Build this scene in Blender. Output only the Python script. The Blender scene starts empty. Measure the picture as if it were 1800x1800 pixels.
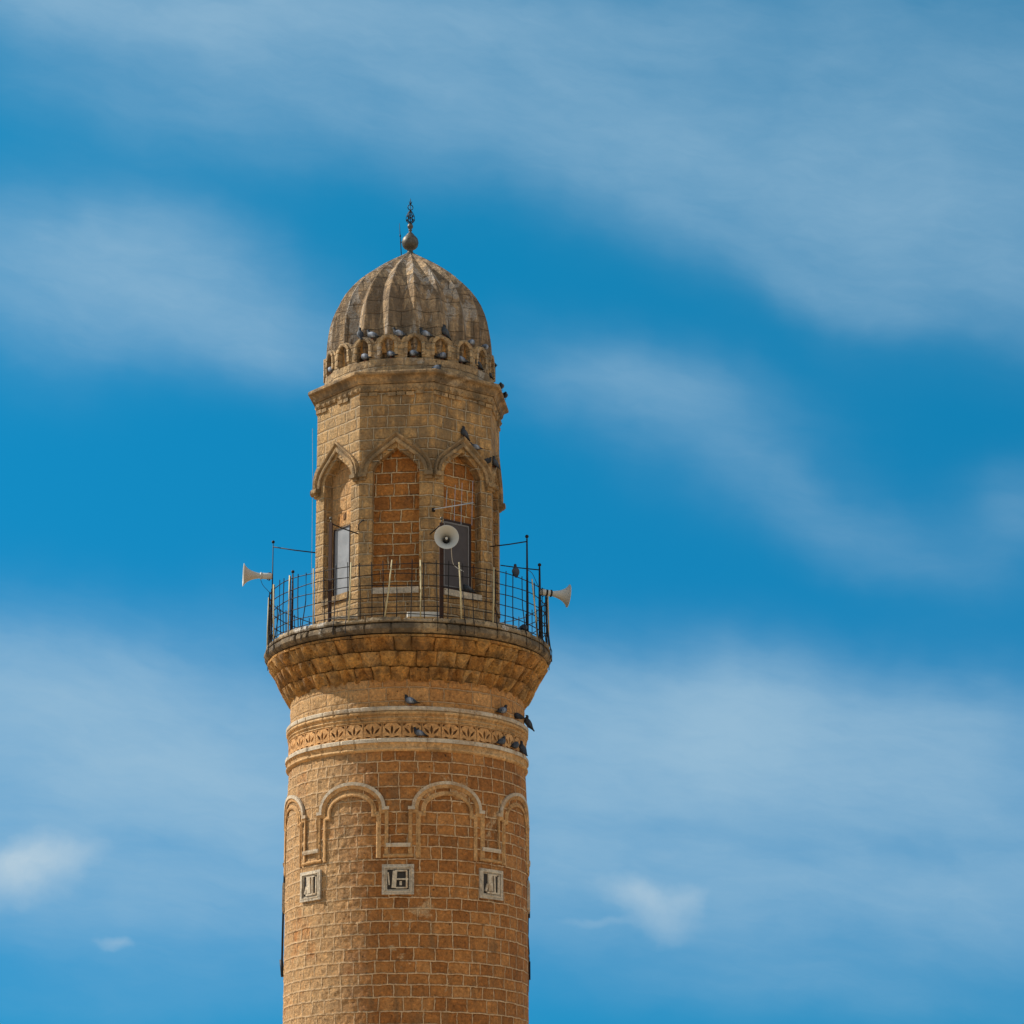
import bpy, bmesh, math, random
from math import sin, cos, tan, atan, atan2, pi, radians as R_, degrees as D_, sqrt
from mathutils import Vector, Matrix
from mathutils.geometry import tessellate_polygon
random.seed(7)
sc = bpy.context.scene
COL = sc.collection

# ------------------------------------------------------------------ camera
F = 4900.0; PITCH = R_(16.2); ROLL = R_(-0.30)
CX, DIST, CZ = 2.857, 74.05, 1.6
cam = bpy.data.cameras.new('camera'); cam.sensor_width = 36.0
cam.lens = 36.0 * F / 1800.0; cam.clip_start = 0.5; cam.clip_end = 20000
co = bpy.data.objects.new('camera', cam); COL.objects.link(co)
co.matrix_world = Matrix.Translation((CX, -DIST, CZ)) @ Matrix.Rotation(pi/2 + PITCH, 4, 'X') @ Matrix.Rotation(ROLL, 4, 'Z')
sc.camera = co
# ------------------------------------------------------------------ exposure
sc.view_settings.view_transform = 'Standard'; sc.view_settings.look = 'None'
sc.view_settings.exposure = 0.38; sc.view_settings.gamma = 1.0

# ------------------------------------------------------------------ node helper
class NT:
    def __init__(s, tree): s.t = tree; s.n = tree.nodes; s.l = tree.links
    def node(s, typ, **kw):
        n = s.n.new(typ)
        for k, v in kw.items(): setattr(n, k, v)
        return n
    def put(s, sock, v):
        if v is None: return
        if hasattr(v, 'is_linked') or hasattr(v, 'links'): s.l.new(v, sock)
        else:
            if hasattr(sock.default_value, '__len__') and not hasattr(v, '__len__'): v = [v]*len(sock.default_value)
            if hasattr(sock.default_value, '__len__') and len(sock.default_value) == 4 and len(v) == 3: v = list(v) + [1]
            sock.default_value = v
    def m(s, op, a, b=None, c=None, clamp=False):
        n = s.node('ShaderNodeMath', operation=op, use_clamp=clamp)
        s.put(n.inputs[0], a)
        if b is not None: s.put(n.inputs[1], b)
        if c is not None: s.put(n.inputs[2], c)
        return n.outputs[0]
    def vm(s, op, a, b=None, out=0):
        n = s.node('ShaderNodeVectorMath', operation=op)
        s.put(n.inputs[0], a)
        if b is not None: s.put(n.inputs[1], b)
        return n.outputs['Value' if op in ('DOT_PRODUCT', 'LENGTH') else 'Vector']
    def xyz(s, x, y, z=0.0):
        n = s.node('ShaderNodeCombineXYZ')
        for i, v in enumerate((x, y, z)): s.put(n.inputs[i], v)
        return n.outputs[0]
    def sep(s, v):
        n = s.node('ShaderNodeSeparateXYZ'); s.put(n.inputs[0], v); return n.outputs
    def noise(s, vec, scale, detail=3, rough=0.55, dist=0.0, out='Fac'):
        n = s.node('ShaderNodeTexNoise'); s.put(n.inputs['Vector'], vec)
        n.inputs['Scale'].default_value = scale; n.inputs['Detail'].default_value = detail
        n.inputs['Roughness'].default_value = rough; n.inputs['Distortion'].default_value = dist
        return n.outputs[out]
    def rng(s, v, a, b, c=0.0, d=1.0, smooth=False):
        n = s.node('ShaderNodeMapRange'); n.interpolation_type = 'SMOOTHSTEP' if smooth else 'LINEAR'
        for i, x in enumerate((v, a, b, c, d)): s.put(n.inputs[i], x)
        return n.outputs[0]
    def mix(s, f, a, b, blend='MIX'):
        n = s.node('ShaderNodeMix', data_type='RGBA', blend_type=blend)
        s.put(n.inputs[0], f); s.put(n.inputs[6], a); s.put(n.inputs[7], b); return n.outputs[2]
    def ramp(s, f, stops):
        n = s.node('ShaderNodeValToRGB'); e = n.color_ramp.elements
        while len(e) < len(stops): e.new(0.5)
        for i, (p, c) in enumerate(stops):
            e[i].position = p; e[i].color = (c[0], c[1], c[2], 1)
        s.put(n.inputs[0], f); return n.outputs[0]

# ------------------------------------------------------------------ world: sky with wispy clouds laid out by bearing and elevation
SUN_AZ = -106.0      # degrees round the tower from the side that faces the camera, negative = left
SUN_EL = 41.0
sun_dir = Vector((sin(R_(SUN_AZ))*cos(R_(SUN_EL)), -cos(R_(SUN_AZ))*cos(R_(SUN_EL)), sin(R_(SUN_EL))))
w = bpy.data.worlds.new('World'); sc.world = w; w.use_nodes = True
w.node_tree.nodes.clear(); N = NT(w.node_tree)
sky = N.node('ShaderNodeTexSky', sky_type='NISHITA')
sky.sun_disc = False; sky.sun_elevation = R_(SUN_EL); sky.sun_rotation = atan2(sun_dir.x, sun_dir.y)
sky.air_density = 1.0; sky.dust_density = 0.3; sky.ozone_density = 3.0; sky.altitude = 900
tc = N.node('ShaderNodeTexCoord'); d = tc.outputs['Generated']
dx, dy, dz = N.sep(d)
az = N.m('ARCTAN2', dx, dy); el = N.m('ARCSINE', dz)
K = F
P0 = N.xyz(N.m('MULTIPLY', az, K), N.m('MULTIPLY', el, K), 0.0)      # about one unit per pixel of arc
wc = N.noise(P0, 0.0022, 4, 0.55, 0, 'Color')
P = N.vm('ADD', P0, N.vm('MULTIPLY', N.vm('SUBTRACT', wc, (0.5, 0.5, 0.5)), (260, 170, 0)))
def sky_dir(px, py):
    v = Vector(((px-900)/F, (900-py)/F, -1)); v = (co.matrix_world.to_3x3() @ v).normalized()
    return atan2(v.x, v.y)*K, math.asin(v.z)*K
def blobs(lst, P):
    tot = 0.0
    for (px, py, a, b, rot, amp) in lst:
        cx, cy = sky_dir(px, py)
        mp = N.node('ShaderNodeMapping', vector_type='TEXTURE')
        mp.inputs['Location'].default_value = (cx, cy, 0); mp.inputs['Rotation'].default_value = (0, 0, R_(-rot))
        mp.inputs['Scale'].default_value = (a, b, 1)
        N.put(mp.inputs[0], P)
        q = N.vm('DOT_PRODUCT', mp.outputs[0], mp.outputs[0])
        e = N.m('EXPONENT', N.m('MULTIPLY', q, -1.0))
        tot = N.m('MULTIPLY_ADD', e, amp, tot)
    return N.m('MAXIMUM', tot, 0.0)
thin = blobs([
    (250, -10, 700, 75, 2, .85), (1300, 60, 700, 130, 4, .36), (700, 170, 620, 110, 8, .42), (1350, 270, 600, 140, 10, .40),
    (1700, 430, 420, 140, 14, .46), (300, 190, 340, 80, 4, .20), (1780, 180, 300, 150, 0, .25), (1250, 400, 300, 60, 20, .26), (1500, 520, 260, 34, 12, .22),
    (330, 470, 230, 95, 18, .72), (60, 500, 200, 110, 10, .52), (430, 590, 200, 60, 4, .40), (100, 400, 170, 50, 5, .25),
    (1080, 690, 240, 65, 8, .26), (1260, 770, 270, 95, 20, .18), (1180, 680, 200, 50, 4, .12), (1450, 880, 260, 60, 28, .17),
    (1790, 900, 80, 70, -30, .24), (1600, 960, 220, 60, 20, .10),
    (150, 1230, 520, 120, 10, 1.0), (60, 1370, 420, 140, 4, .75), (350, 1420, 360, 130, 8, .55), (250, 1600, 420, 95, 4, .58),
    (1180, 1260, 420, 100, 2, 1.1), (1560, 1340, 420, 130, 10, .85), (1050, 1400, 360, 120, 0, .75), (1300, 1550, 600, 120, 4, .68),
    (1050, 1445, 150, 26, 4, -.28), (1330, 1500, 190, 34, 2, -.26), (1590, 1480, 170, 40, 14, -.28), (1250, 1440, 110, 22, 0, -.14), (60, 1400, 160, 26, 10, -.18), (300, 1500, 200, 24, 10, -.14), (1750, 1560, 300, 120, 8, .35), (560, 1110, 240, 80, 0, .10), (1650, 1250, 260, 60, 4, .25), (1400, 1740, 340, 70, 6, .24), (300, 1760, 420, 60, 0, .14),
], P)
Pp = N.vm('ADD', P0, N.vm('MULTIPLY', N.vm('SUBTRACT', N.noise(P0, 0.009, 4, 0.55, 0, 'Color'), (0.5, 0.5, 0.5)), (80, 60, 0)))
puff = blobs([(75, 1505, 100, 34, -8, .85), (25, 1550, 95, 42, 0, .55), (1120, 1565, 85, 26, 6, .48), (1165, 1610, 60, 38, 20, .48),
              (1215, 1580, 30, 26, 0, .22), (195, 1660, 34, 13, 4, .42), (1040, 1625, 70, 12, -4, .20), (1170, 1500, 60, 20, 0, .14)], Pp)
mp = N.node('ShaderNodeMapping', vector_type='TEXTURE'); mp.inputs['Rotation'].default_value = (0, 0, R_(-11))
mp.inputs['Scale'].default_value = (1, 0.30, 1); N.put(mp.inputs[0], P)
streak = N.noise(mp.outputs[0], 0.0042, 5, 0.50, 0.3)
soft = N.noise(P, 0.0035, 5, 0.5)
thin = N.m('MULTIPLY', thin, N.m('ADD', N.rng(streak, 0.3, 0.72, 0.76, 1.10), N.rng(soft, 0.35, 0.7, -0.12, 0.14)))
mp2 = N.node('ShaderNodeMapping', vector_type='TEXTURE'); mp2.inputs['Rotation'].default_value = (0, 0, R_(-8))
mp2.inputs['Scale'].default_value = (1, 0.22, 1); N.put(mp2.inputs[0], Pp)
thin = N.m('MULTIPLY', thin, N.rng(N.noise(mp2.outputs[0], 0.010, 8, 0.66, 0.6), 0.3, 0.7, 0.91, 1.09))
thin = N.m('SUBTRACT', 1.0, N.m('EXPONENT', N.m('MULTIPLY', thin, -1.05)))
# unseen bright cloud added out of the frame as fill light on the tower
Pd = N.xyz(N.m('DIVIDE', dx, N.m('ADD', N.m('ABSOLUTE', dz), 0.25)), N.m('DIVIDE', dy, N.m('ADD', N.m('ABSOLUTE', dz), 0.25)), 0)
far = N.rng(N.noise(Pd, 1.4, 6, 0.55), 0.42, 0.60, 0, 1, True)
out_mask = N.rng(N.m('MULTIPLY', dy, -1.0), -0.72, -0.25, 0, 1, True)
far = N.m('MULTIPLY', far, out_mask)
base = N.mix(1.0, sky.outputs[0], N.mix(N.rng(dz, .10, .40), (0.036, 0.43, 0.66, 1), (0.026, 0.80, 0.89, 1)), 'MULTIPLY')
BG = 0.10
c1 = N.mix(thin, base, tuple(x/BG for x in (0.262, 0.408, 0.525)))
pf = N.m('MULTIPLY', puff, N.rng(N.noise(Pp, 0.013, 5, 0.55), .3, .7, .72, 1.12))
pf = N.rng(pf, .04, 1.0, 0, .9)
pf = N.m('MULTIPLY', pf, N.rng(puff, .03, .2, 0, 1, True))
c2 = N.mix(pf, c1, tuple(x/BG for x in (0.36, 0.47, 0.55)))
c3 = N.mix(far, c2, tuple(x/BG for x in (0.92, 0.88, 0.82)))
bg = N.node('ShaderNodeBackground'); N.put(bg.inputs[0], c3); bg.inputs[1].default_value = BG
wo = N.node('ShaderNodeOutputWorld'); N.l.new(bg.outputs[0], wo.inputs[0])
# ------------------------------------------------------------------ sun
sl = bpy.data.lights.new('sun', 'SUN'); sl.energy = 5.0; sl.angle = R_(0.55); sl.color = (1.0, 0.93, 0.82)
so = bpy.data.objects.new('sun', sl); COL.objects.link(so); so.location = sun_dir*120
so.rotation_euler = sun_dir.to_track_quat('Z', 'Y').to_euler()

# ------------------------------------------------------------------ helpers: geometry
YAW = atan2(CX, DIST)
def pol(r, th, h):
    """r metres off the tower's axis, th degrees from the camera's side (positive = right), h metres above the eye."""
    a = R_(th) + YAW
    return Vector((r*sin(a), -r*cos(a), h + CZ))
def H(y): return tan(PITCH + atan((900-y)/F))
def proj(p):
    q = co.matrix_world.inverted() @ Vector(p); return 900 + F*q.x/-q.z, 900 - F*q.y/-q.z
def theta(px, r, h):
    """bearing at which a point of radius r and height h shows at column px (front half)."""
    lo, hi = -89.0, 89.0
    for _ in range(40):
        m = (lo+hi)/2
        if proj(pol(r, m, h))[0] < px: lo = m
        else: hi = m
    return (lo+hi)/2

class MB:
    def __init__(s): s.v = []; s.f = []; s.uv = []; s.mi = []; s.sm = []; s.tint = []
    def face(s, pts, uvs=None, mi=0, smooth=False, tint=0.5):
        b = len(s.v); s.v += [tuple(p) for p in pts]; s.f.append(list(range(b, b+len(pts))))
        s.uv.append(uvs or [(p[0]+p[1], p[2]) for p in pts]); s.mi.append(mi); s.sm.append(smooth); s.tint.append(tint)
    def grid(s, P, UV=None, mi=0, smooth=True, tint=None, closed=False):
        """P[i][j]: shared vertices"""
        b = len(s.v); ni, nj = len(P), len(P[0])
        for r in P: s.v += [tuple(p) for p in r]
        for i in range(ni-1):
            for j in range(nj-1 if not closed else nj):
                j2 = (j+1) % nj
                s.f.append([b+i*nj+j, b+i*nj+j2, b+(i+1)*nj+j2, b+(i+1)*nj+j])
                if UV:
                    s.uv.append([UV[i][j], UV[i][j2] if j2 else UV[i][j], UV[i+1][j2] if j2 else UV[i+1][j], UV[i+1][j]])
                else:
                    s.uv.append([(P[i][j][0]+P[i][j][1], P[i][j][2])]*4)
                s.mi.append(mi); s.sm.append(smooth)
                s.tint.append(tint(i, j) if callable(tint) else (0.5 if tint is None else tint))
    def tube(s, pts, r, seg=6, mi=0, cap=True, tint=0.5):
        rs = r if isinstance(r, (list, tuple)) else [r]*len(pts)
        pts = [Vector(p) for p in pts]; P = []
        for i, p in enumerate(pts):
            t = (pts[min(i+1, len(pts)-1)] - pts[max(i-1, 0)]).normalized()
            a = t.cross(Vector((0, 0, 1)));
            if a.length < 1e-3: a = t.cross(Vector((0, 1, 0)))
            a.normalize(); b = t.cross(a).normalized()
            P.append([p + (a*cos(2*pi*k/seg) + b*sin(2*pi*k/seg))*rs[i] for k in range(seg)])
        s.grid(P, mi=mi, smooth=seg > 5, closed=True, tint=tint)
        if cap:
            s.face(P[0][::-1], mi=mi, tint=tint); s.face(P[-1], mi=mi, tint=tint)
    def box(s, o, ax, ay, az, mi=0, tint=0.5):
        """o: corner-centred origin, ax ay az: half vectors"""
        o, ax, ay, az = map(Vector, (o, ax, ay, az)); c = {}
        for i in (-1, 1):
            for j in (-1, 1):
                for k in (-1, 1): c[i, j, k] = o + ax*i + ay*j + az*k
        for q in (((-1,-1,-1),(-1,1,-1),(1,1,-1),(1,-1,-1)), ((-1,-1,1),(1,-1,1),(1,1,1),(-1,1,1)),
                  ((-1,-1,-1),(1,-1,-1),(1,-1,1),(-1,-1,1)), ((-1,1,-1),(-1,1,1),(1,1,1),(1,1,-1)),
                  ((-1,-1,-1),(-1,-1,1),(-1,1,1),(-1,1,-1)), ((1,-1,-1),(1,1,-1),(1,1,1),(1,-1,1))):
            s.face([c[k] for k in q], mi=mi, tint=tint)
    def lathe(s, prof, seg=180, origin=None, mi=0, smooth=True, uvscale=1.0, tint=None, rad=None, mat=None, z0ref=None):
        """prof (r, h) about the tower axis, or about a matrix mat"""
        P, UV = [], []
        for (r, h) in prof:
            row, ur = [], []
            for k in range(seg+1):
                th = 360.0*k/seg - 180
                if mat is not None:
                    row.append(mat @ Vector((r*cos(R_(th)), r*sin(R_(th)), h)))
                else:
                    row.append(pol(r if rad is None else rad(r, th, h), th, h))
                ur.append((R_(th)*3.2, h))
            P.append(row); UV.append(ur)
        s.grid(P, UV, mi=mi, smooth=smooth, tint=tint)
    def sweep(s, path, prof, M, mi=0, closed=False, tint=None, smooth=False):
        """path in (u,v); prof list of (across, out); M maps (u,v,out) to 3D"""
        n = len(path); P, UV = [], []
        for i, (u, v) in enumerate(path):
            p0 = path[i-1] if (i > 0 or closed) else path[i]; p1 = path[(i+1) % n] if (i < n-1 or closed) else path[i]
            d0 = Vector((u-p0[0], v-p0[1])); d1 = Vector((p1[0]-u, p1[1]-v))
            if d0.length < 1e-9: d0 = d1
            if d1.length < 1e-9: d1 = d0
            d0 = d0.normalized(); d1 = d1.normalized()
            n0 = Vector((-d0.y, d0.x)); n1 = Vector((-d1.y, d1.x)); m = (n0+n1)
            m = m.normalized() if m.length > 1e-6 else n0
            k = 1/max(0.45, m.dot(n0)); m = m*k
            P.append([M(u+m.x*a, v+m.y*a, o) for a, o in prof])
            UV.append([(u+m.x*a, v+m.y*a) for a, o in prof])
        if closed: P.append(P[0]); UV.append(UV[0])
        s.grid(P, UV, mi=mi, smooth=smooth, tint=tint)
        if not closed:
            s.face(P[0], UV[0], mi=mi); s.face(P[-1][::-1], UV[-1][::-1], mi=mi)
    def build(s, name, mats, parent=None, recalc=True):
        me = bpy.data.meshes.new(name); me.from_pydata(s.v, [], s.f)
        ul = me.uv_layers.new(name='UVMap'); i = 0
        for u in s.uv:
            for c in u: ul.data[i].uv = c; i += 1
        at = me.attributes.new('tint', 'FLOAT', 'FACE')
        at.data.foreach_set('value', s.tint)
        if not isinstance(mats, (list, tuple)): mats = [mats]
        for m in mats: me.materials.append(m)
        me.polygons.foreach_set('material_index', s.mi); me.polygons.foreach_set('use_smooth', s.sm)
        if recalc:
            bm = bmesh.new(); bm.from_mesh(me); bmesh.ops.remove_doubles(bm, verts=bm.verts, dist=1e-5)
            bmesh.ops.recalc_face_normals(bm, faces=bm.faces); bm.to_mesh(me); bm.free()
        me.update()
        o = bpy.data.objects.new(name, me); COL.objects.link(o)
        if parent is not None: attach(o, parent)
        return o
def attach(o, parent):
    o.parent = parent; o.matrix_parent_inverse = Matrix.Translation(-parent.location) if parent.type == 'EMPTY' and parent.rotation_euler.x == 0 and parent.rotation_euler.z == 0 else parent.matrix_basis.inverted()
def tag(o, label, cat, group=None):
    o['label'] = label; o['category'] = cat
    if group: o['group'] = group
    return o
def empty(name, loc, label, cat, group=None):
    o = bpy.data.objects.new(name, None); o.location = loc; COL.objects.link(o); o.empty_display_size = .2
    return tag(o, label, cat, group)
def smooth_angle(o, ang=35):
    o.data.polygons.foreach_set('use_smooth', [True]*len(o.data.polygons))
    try: o.data.set_sharp_from_angle(angle=R_(ang))
    except Exception: pass

# ------------------------------------------------------------------ materials
def principled(name):
    m = bpy.data.materials.new(name); m.use_nodes = True; m.node_tree.nodes.clear(); n = NT(m.node_tree)
    b = n.node('ShaderNodeBsdfPrincipled'); o = n.node('ShaderNodeOutputMaterial'); n.l.new(b.outputs[0], o.inputs[0])
    b.inputs['Roughness'].default_value = 0.9
    b.inputs['Specular IOR Level'].default_value = 0.25
    return m, n, b
def masonry(name, cols, mortar=(.55, .40, .25), bh=.36, bw=.52, mw=.011, mortar_amt=.9, weather=0.2, wcol=(.13, .11, .085),
            erosion_sunlit=0.0, bump=.012, coursed=True, streaks=0.3, fine=1.0, seed=0.0, patch=0.0, patchcol=(.42, .33, .22), pst=1.0):
    m, n, b = principled(name)
    tcn = n.node('ShaderNodeTexCoord'); ob = tcn.outputs['Object']
    uvn = n.node('ShaderNodeUVMap'); uvn.uv_map = 'UVMap'
    uv0 = n.vm('ADD', uvn.outputs[0], (seed*3.1, seed*1.7, 0))
    warp = n.vm('MULTIPLY', n.vm('SUBTRACT', n.noise(uv0, 2.6, 3, .6, 0, 'Color'), (.5, .5, .5)), (.09, .075, 0))
    warp2 = n.vm('MULTIPLY', n.vm('SUBTRACT', n.noise(uv0, 16, 2, .6, 0, 'Color'), (.5, .5, .5)), (.016, .014, 0))
    uv = n.vm('ADD', n.vm('ADD', uv0, warp), warp2)
    u, v, _ = n.sep(uv)
    big = n.noise(ob, 0.8, 4, .6); mid = n.noise(ob, 5.0, 5, .62); fin = n.noise(ob, 12.0, 8, .74)
    if coursed:
        def vor(wv, feat, rnd):
            k = n.node('ShaderNodeTexVoronoi', voronoi_dimensions='1D', feature=feat)
            n.put(k.inputs['W'], wv); k.inputs['Scale'].default_value = 1; k.inputs['Randomness'].default_value = rnd
            return k.outputs
        rv = n.m('DIVIDE', v, bh)
        r1 = vor(rv, 'F1', .42); r2 = vor(rv, 'DISTANCE_TO_EDGE', .42)
        rowid = n.m('MULTIPLY', r1['W'], 7.919)
        cu = n.m('ADD', n.m('DIVIDE', u, bw), rowid)
        c1_ = vor(cu, 'F1', .85); c2_ = vor(cu, 'DISTANCE_TO_EDGE', .85)
        dh = n.m('MULTIPLY', r2['Distance'], bh); dw = n.m('MULTIPLY', c2_['Distance'], bw)
        dd = n.m('MINIMUM', dh, n.m('MULTIPLY', dw, 1.15))
        jit = n.rng(n.noise(uv0, 11, 4, .7), .32, .68, .35, 1.9)
        joint = n.rng(n.m('DIVIDE', dd, jit), mw*0.7, mw*1.7, 1, 0, True)
        groove = n.rng(dd, mw*0.5, mw*4.0, 0, 1, True)
        rnd = n.sep(c1_['Color'])
        r_a, r_b = rnd[0], rnd[1]
    else:
        at = n.node('ShaderNodeAttribute'); at.attribute_name = 'tint'
        r_a = at.outputs['Fac']; r_b = n.m('FRACT', n.m('MULTIPLY', r_a, 7.31))
        joint = None; groove = None
    f = n.m('ADD', n.m('MULTIPLY', r_a, .60), n.m('MULTIPLY', n.rng(mid, .25, .75), .40))
    k = len(cols); cols = [(c[0]*1.22, c[1]*1.17, c[2]*1.10) for c in cols]
    col = n.ramp(f, [(i/(k-1)*.9+.05, c) for i, c in enumerate(cols)])
    if weather > 0:
        st = n.node('ShaderNodeMapping'); st.inputs['Scale'].default_value = (3.4, 3.4, .55); n.put(st.inputs[0], ob)
        sn = n.noise(st.outputs[0], 1.3, 5, .62)
        wn = n.m('ADD', n.m('MULTIPLY', n.noise(ob, 1.7, 6, .66), 1-streaks), n.m('MULTIPLY', sn, streaks))
        wm = n.m('MULTIPLY', n.rng(wn, .62-weather*.36, .76-weather*.28, 0, 1, True), n.rng(fin, .25, .6, .45, 1))
        col = n.mix(n.m('MULTIPLY', wm, .85), col, wcol)
    if patch > 0:
        ps = n.node('ShaderNodeMapping'); ps.inputs['Scale'].default_value = (pst, pst, 1.0/pst); n.put(ps.inputs[0], ob)
        pn = n.rng(n.noise(ps.outputs[0], 1.15, 5, .62, .4), .64-patch*.2, .70-patch*.2, 0, 1, True)
        pn = n.m('MULTIPLY', pn, n.rng(n.noise(ob, 30, 3, .7), .36, .60, .25, 1))
        col = n.mix(n.m('MULTIPLY', pn, .8), col, patchcol)
    if erosion_sunlit > 0:
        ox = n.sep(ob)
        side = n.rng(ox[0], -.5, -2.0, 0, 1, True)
        er_sunlit = n.m('MULTIPLY', side, n.rng(n.noise(ob, 1.0, 4, .6), .26, .46, 0, 1, True))
        col = n.mix(n.m('MULTIPLY', er_sunlit, .55*erosion_sunlit), col, (.60, .41, .21))  # eroded stone's pale tone, with the sunlit left side's brightness painted in
    # speckle and mottling of the stone itself
    col = n.mix(n.rng(fin, .50, .66, 0, .72*fine), col, n.mix(1, col, (1.9, 1.75, 1.5), 'MULTIPLY'))
    col = n.mix(n.rng(fin, .465, .33, 0, .85*fine), col, n.mix(1, col, (.40, .34, .28), 'MULTIPLY'))
    col = n.mix(n.rng(n.noise(ob, 2.2, 5, .6), .50, .72, 0, .45), col, n.mix(1, col, (.62, .55, .48), 'MULTIPLY'))
    pv = n.node('ShaderNodeTexVoronoi'); n.put(pv.inputs['Vector'], n.vm('ADD', ob, n.vm('MULTIPLY', n.noise(ob, 8, 2, .5, 0, 'Color'), (.12, .12, .12)))); pv.inputs['Scale'].default_value = 5.5
    hole = n.m('MULTIPLY', n.rng(pv.outputs['Distance'], .16, .07, 0, 1), n.rng(n.noise(ob, 1.9, 3, .6), .48, .60, 0, 1))
    col = n.mix(n.m('MULTIPLY', hole, .75*fine, clamp=True), col, (.05, .03, .015))
    if joint is not None:
        keep = n.rng(n.noise(uv0, 2.7, 6, .7), .34, .50, .14, 1)
        ja = n.m('MULTIPLY', n.m('MULTIPLY', joint, keep), mortar_amt)
        mc = n.mix(n.rng(fin, .3, .7), tuple(min(.85, c*1.12) for c in mortar), tuple(c*.55 for c in mortar))
        col = n.mix(n.m('MULTIPLY', joint, n.m('SUBTRACT', .62, keep), clamp=True), col, (.045, .028, .015))
        col = n.mix(ja, col, mc)
    n.put(b.inputs['Base Color'], col)
    pit = n.node('ShaderNodeTexVoronoi'); n.put(pit.inputs['Vector'], ob); pit.inputs['Scale'].default_value = 13
    pits = n.m('MULTIPLY', n.rng(pit.outputs['Distance'], .12, .38), n.rng(n.noise(ob, 3, 2, .5), .4, .6, .2, 1))
    h = n.m('ADD', n.m('MULTIPLY', fin, .9), n.m('MULTIPLY', mid, .9)); h = n.m('ADD', h, n.m('MULTIPLY', pits, .4))
    h = n.m('ADD', h, n.m('MULTIPLY', n.noise(ob, 60, 3, .7), .35)); h = n.m('SUBTRACT', h, n.m('MULTIPLY', hole, .8))
    if erosion_sunlit > 0:
        h = n.m('ADD', h, n.m('MULTIPLY', er_sunlit, n.m('MULTIPLY', n.noise(ob, 15, 4, .75), 2.4*erosion_sunlit)))
    if groove is not None:
        h = n.m('ADD', h, n.m('ADD', n.m('MULTIPLY', groove, 1.1), n.m('MULTIPLY', r_b, .6)))
    bp = n.node('ShaderNodeBump'); bp.inputs['Strength'].default_value = 1.0; bp.inputs['Distance'].default_value = bump*1.7
    n.put(bp.inputs['Height'], h); n.l.new(bp.outputs[0], b.inputs['Normal'])
    return m
def plain(name, col, rough=.6, metal=0.0, var=.25, scale=20, bump=.0, col2=None):
    m, n, b = principled(name)
    tcn = n.node('ShaderNodeTexCoord'); ns = n.noise(tcn.outputs['Object'], scale, 4, .6)
    c2 = col2 or tuple(c*(1-var) for c in col)
    n.put(b.inputs['Base Color'], n.mix(n.rng(ns, .35, .65), col, c2))
    b.inputs['Roughness'].default_value = rough; b.inputs['Metallic'].default_value = metal
    if bump:
        bp = n.node('ShaderNodeBump'); bp.inputs['Distance'].default_value = bump; n.put(bp.inputs['Height'], ns); n.l.new(bp.outputs[0], b.inputs['Normal'])
    return m
OR = [(.165, .066, .018), (.235, .098, .027), (.285, .128, .038), (.350, .175, .062)]
M_shaft = masonry('shaft masonry', OR, mortar=(.74, .51, .29), bh=.318, bw=.47, mw=.011, weather=.34, erosion_sunlit=1.0, bump=.022, streaks=.6, wcol=(.16, .09, .04), patch=.12, patchcol=(.50, .36, .20))
M_band = masonry('upper shaft masonry', [(.28, .135, .045), (.34, .175, .062), (.42, .235, .095)], mortar=(.58, .40, .23), bh=.38, bw=.60, mw=.009, mortar_amt=.7, weather=.18, erosion_sunlit=1.0, bump=.022, wcol=(.17, .11, .06), seed=2)
M_corb = masonry('corbel stone', [(.27, .135, .042), (.36, .185, .055), (.44, .245, .075), (.33, .22, .11)], coursed=False, weather=.50, wcol=(.11, .070, .036), bump=.055, fine=1.2)
M_cap = masonry('lichen dark cap stone', [(.12, .09, .06), (.21, .16, .10), (.31, .23, .135)], coursed=False, weather=.66, wcol=(.040, .034, .028), bump=.03, streaks=.2, patch=.12, patchcol=(.38, .35, .30))
M_coping = masonry('whitened coping stone', [(.16, .125, .085), (.24, .19, .125), (.32, .26, .18)], coursed=False, weather=.45, wcol=(.060, .052, .042), bump=.03, streaks=.2, patch=.45, patchcol=(.55, .53, .49))
M_drum = masonry('drum masonry', [(.27, .160, .064), (.34, .208, .086), (.41, .26, .112)], mortar=(.62, .50, .34), bh=.325, bw=.52, mw=.010, mortar_amt=.75, weather=.58, wcol=(.125, .092, .055), bump=.028, streaks=.55, seed=5, erosion_sunlit=.8)
M_fill = masonry('niche infill masonry', [(.20, .080, .020), (.29, .120, .030), (.37, .170, .046)], mortar=(.80, .60, .36), bh=.325, bw=.46, mw=.010, weather=.34, wcol=(.12, .055, .025), patch=.15, patchcol=(.42, .27, .13), bump=.03, seed=9)
M_trim = masonry('arch moulding stone', [(.23, .155, .080), (.30, .205, .105), (.37, .255, .14)], coursed=False, weather=.62, wcol=(.10, .078, .050), bump=.022)
M_corn = masonry('cornice stone', [(.20, .140, .075), (.28, .190, .100), (.34, .23, .115)], coursed=False, weather=.66, wcol=(.075, .058, .040), bump=.026, patch=.10)
M_dome = masonry('dome stone', [(.26, .180, .108), (.32, .230, .140), (.38, .285, .18)], mortar=(.16, .12, .08), bh=.47, bw=1.5, mw=.004, mortar_amt=.10, weather=.66, wcol=(.085, .068, .052), bump=.045, streaks=.9, patch=.46, patchcol=(.42, .39, .35), pst=2.0, seed=3)
M_ndrum = masonry('niche ring stone', [(.26, .185, .105), (.32, .23, .13), (.38, .28, .16)], mortar=(.55, .45, .32), bh=.22, bw=.6, mw=.007, mortar_amt=.3, weather=.55, wcol=(.11, .088, .062), bump=.024, patch=.16, patchcol=(.45, .41, .35), seed=4)
M_nback = masonry('niche back stone', [(.30, .155, .05), (.38, .21, .075), (.44, .26, .10)], coursed=False, weather=.40, wcol=(.12, .06, .03), bump=.03)
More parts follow.
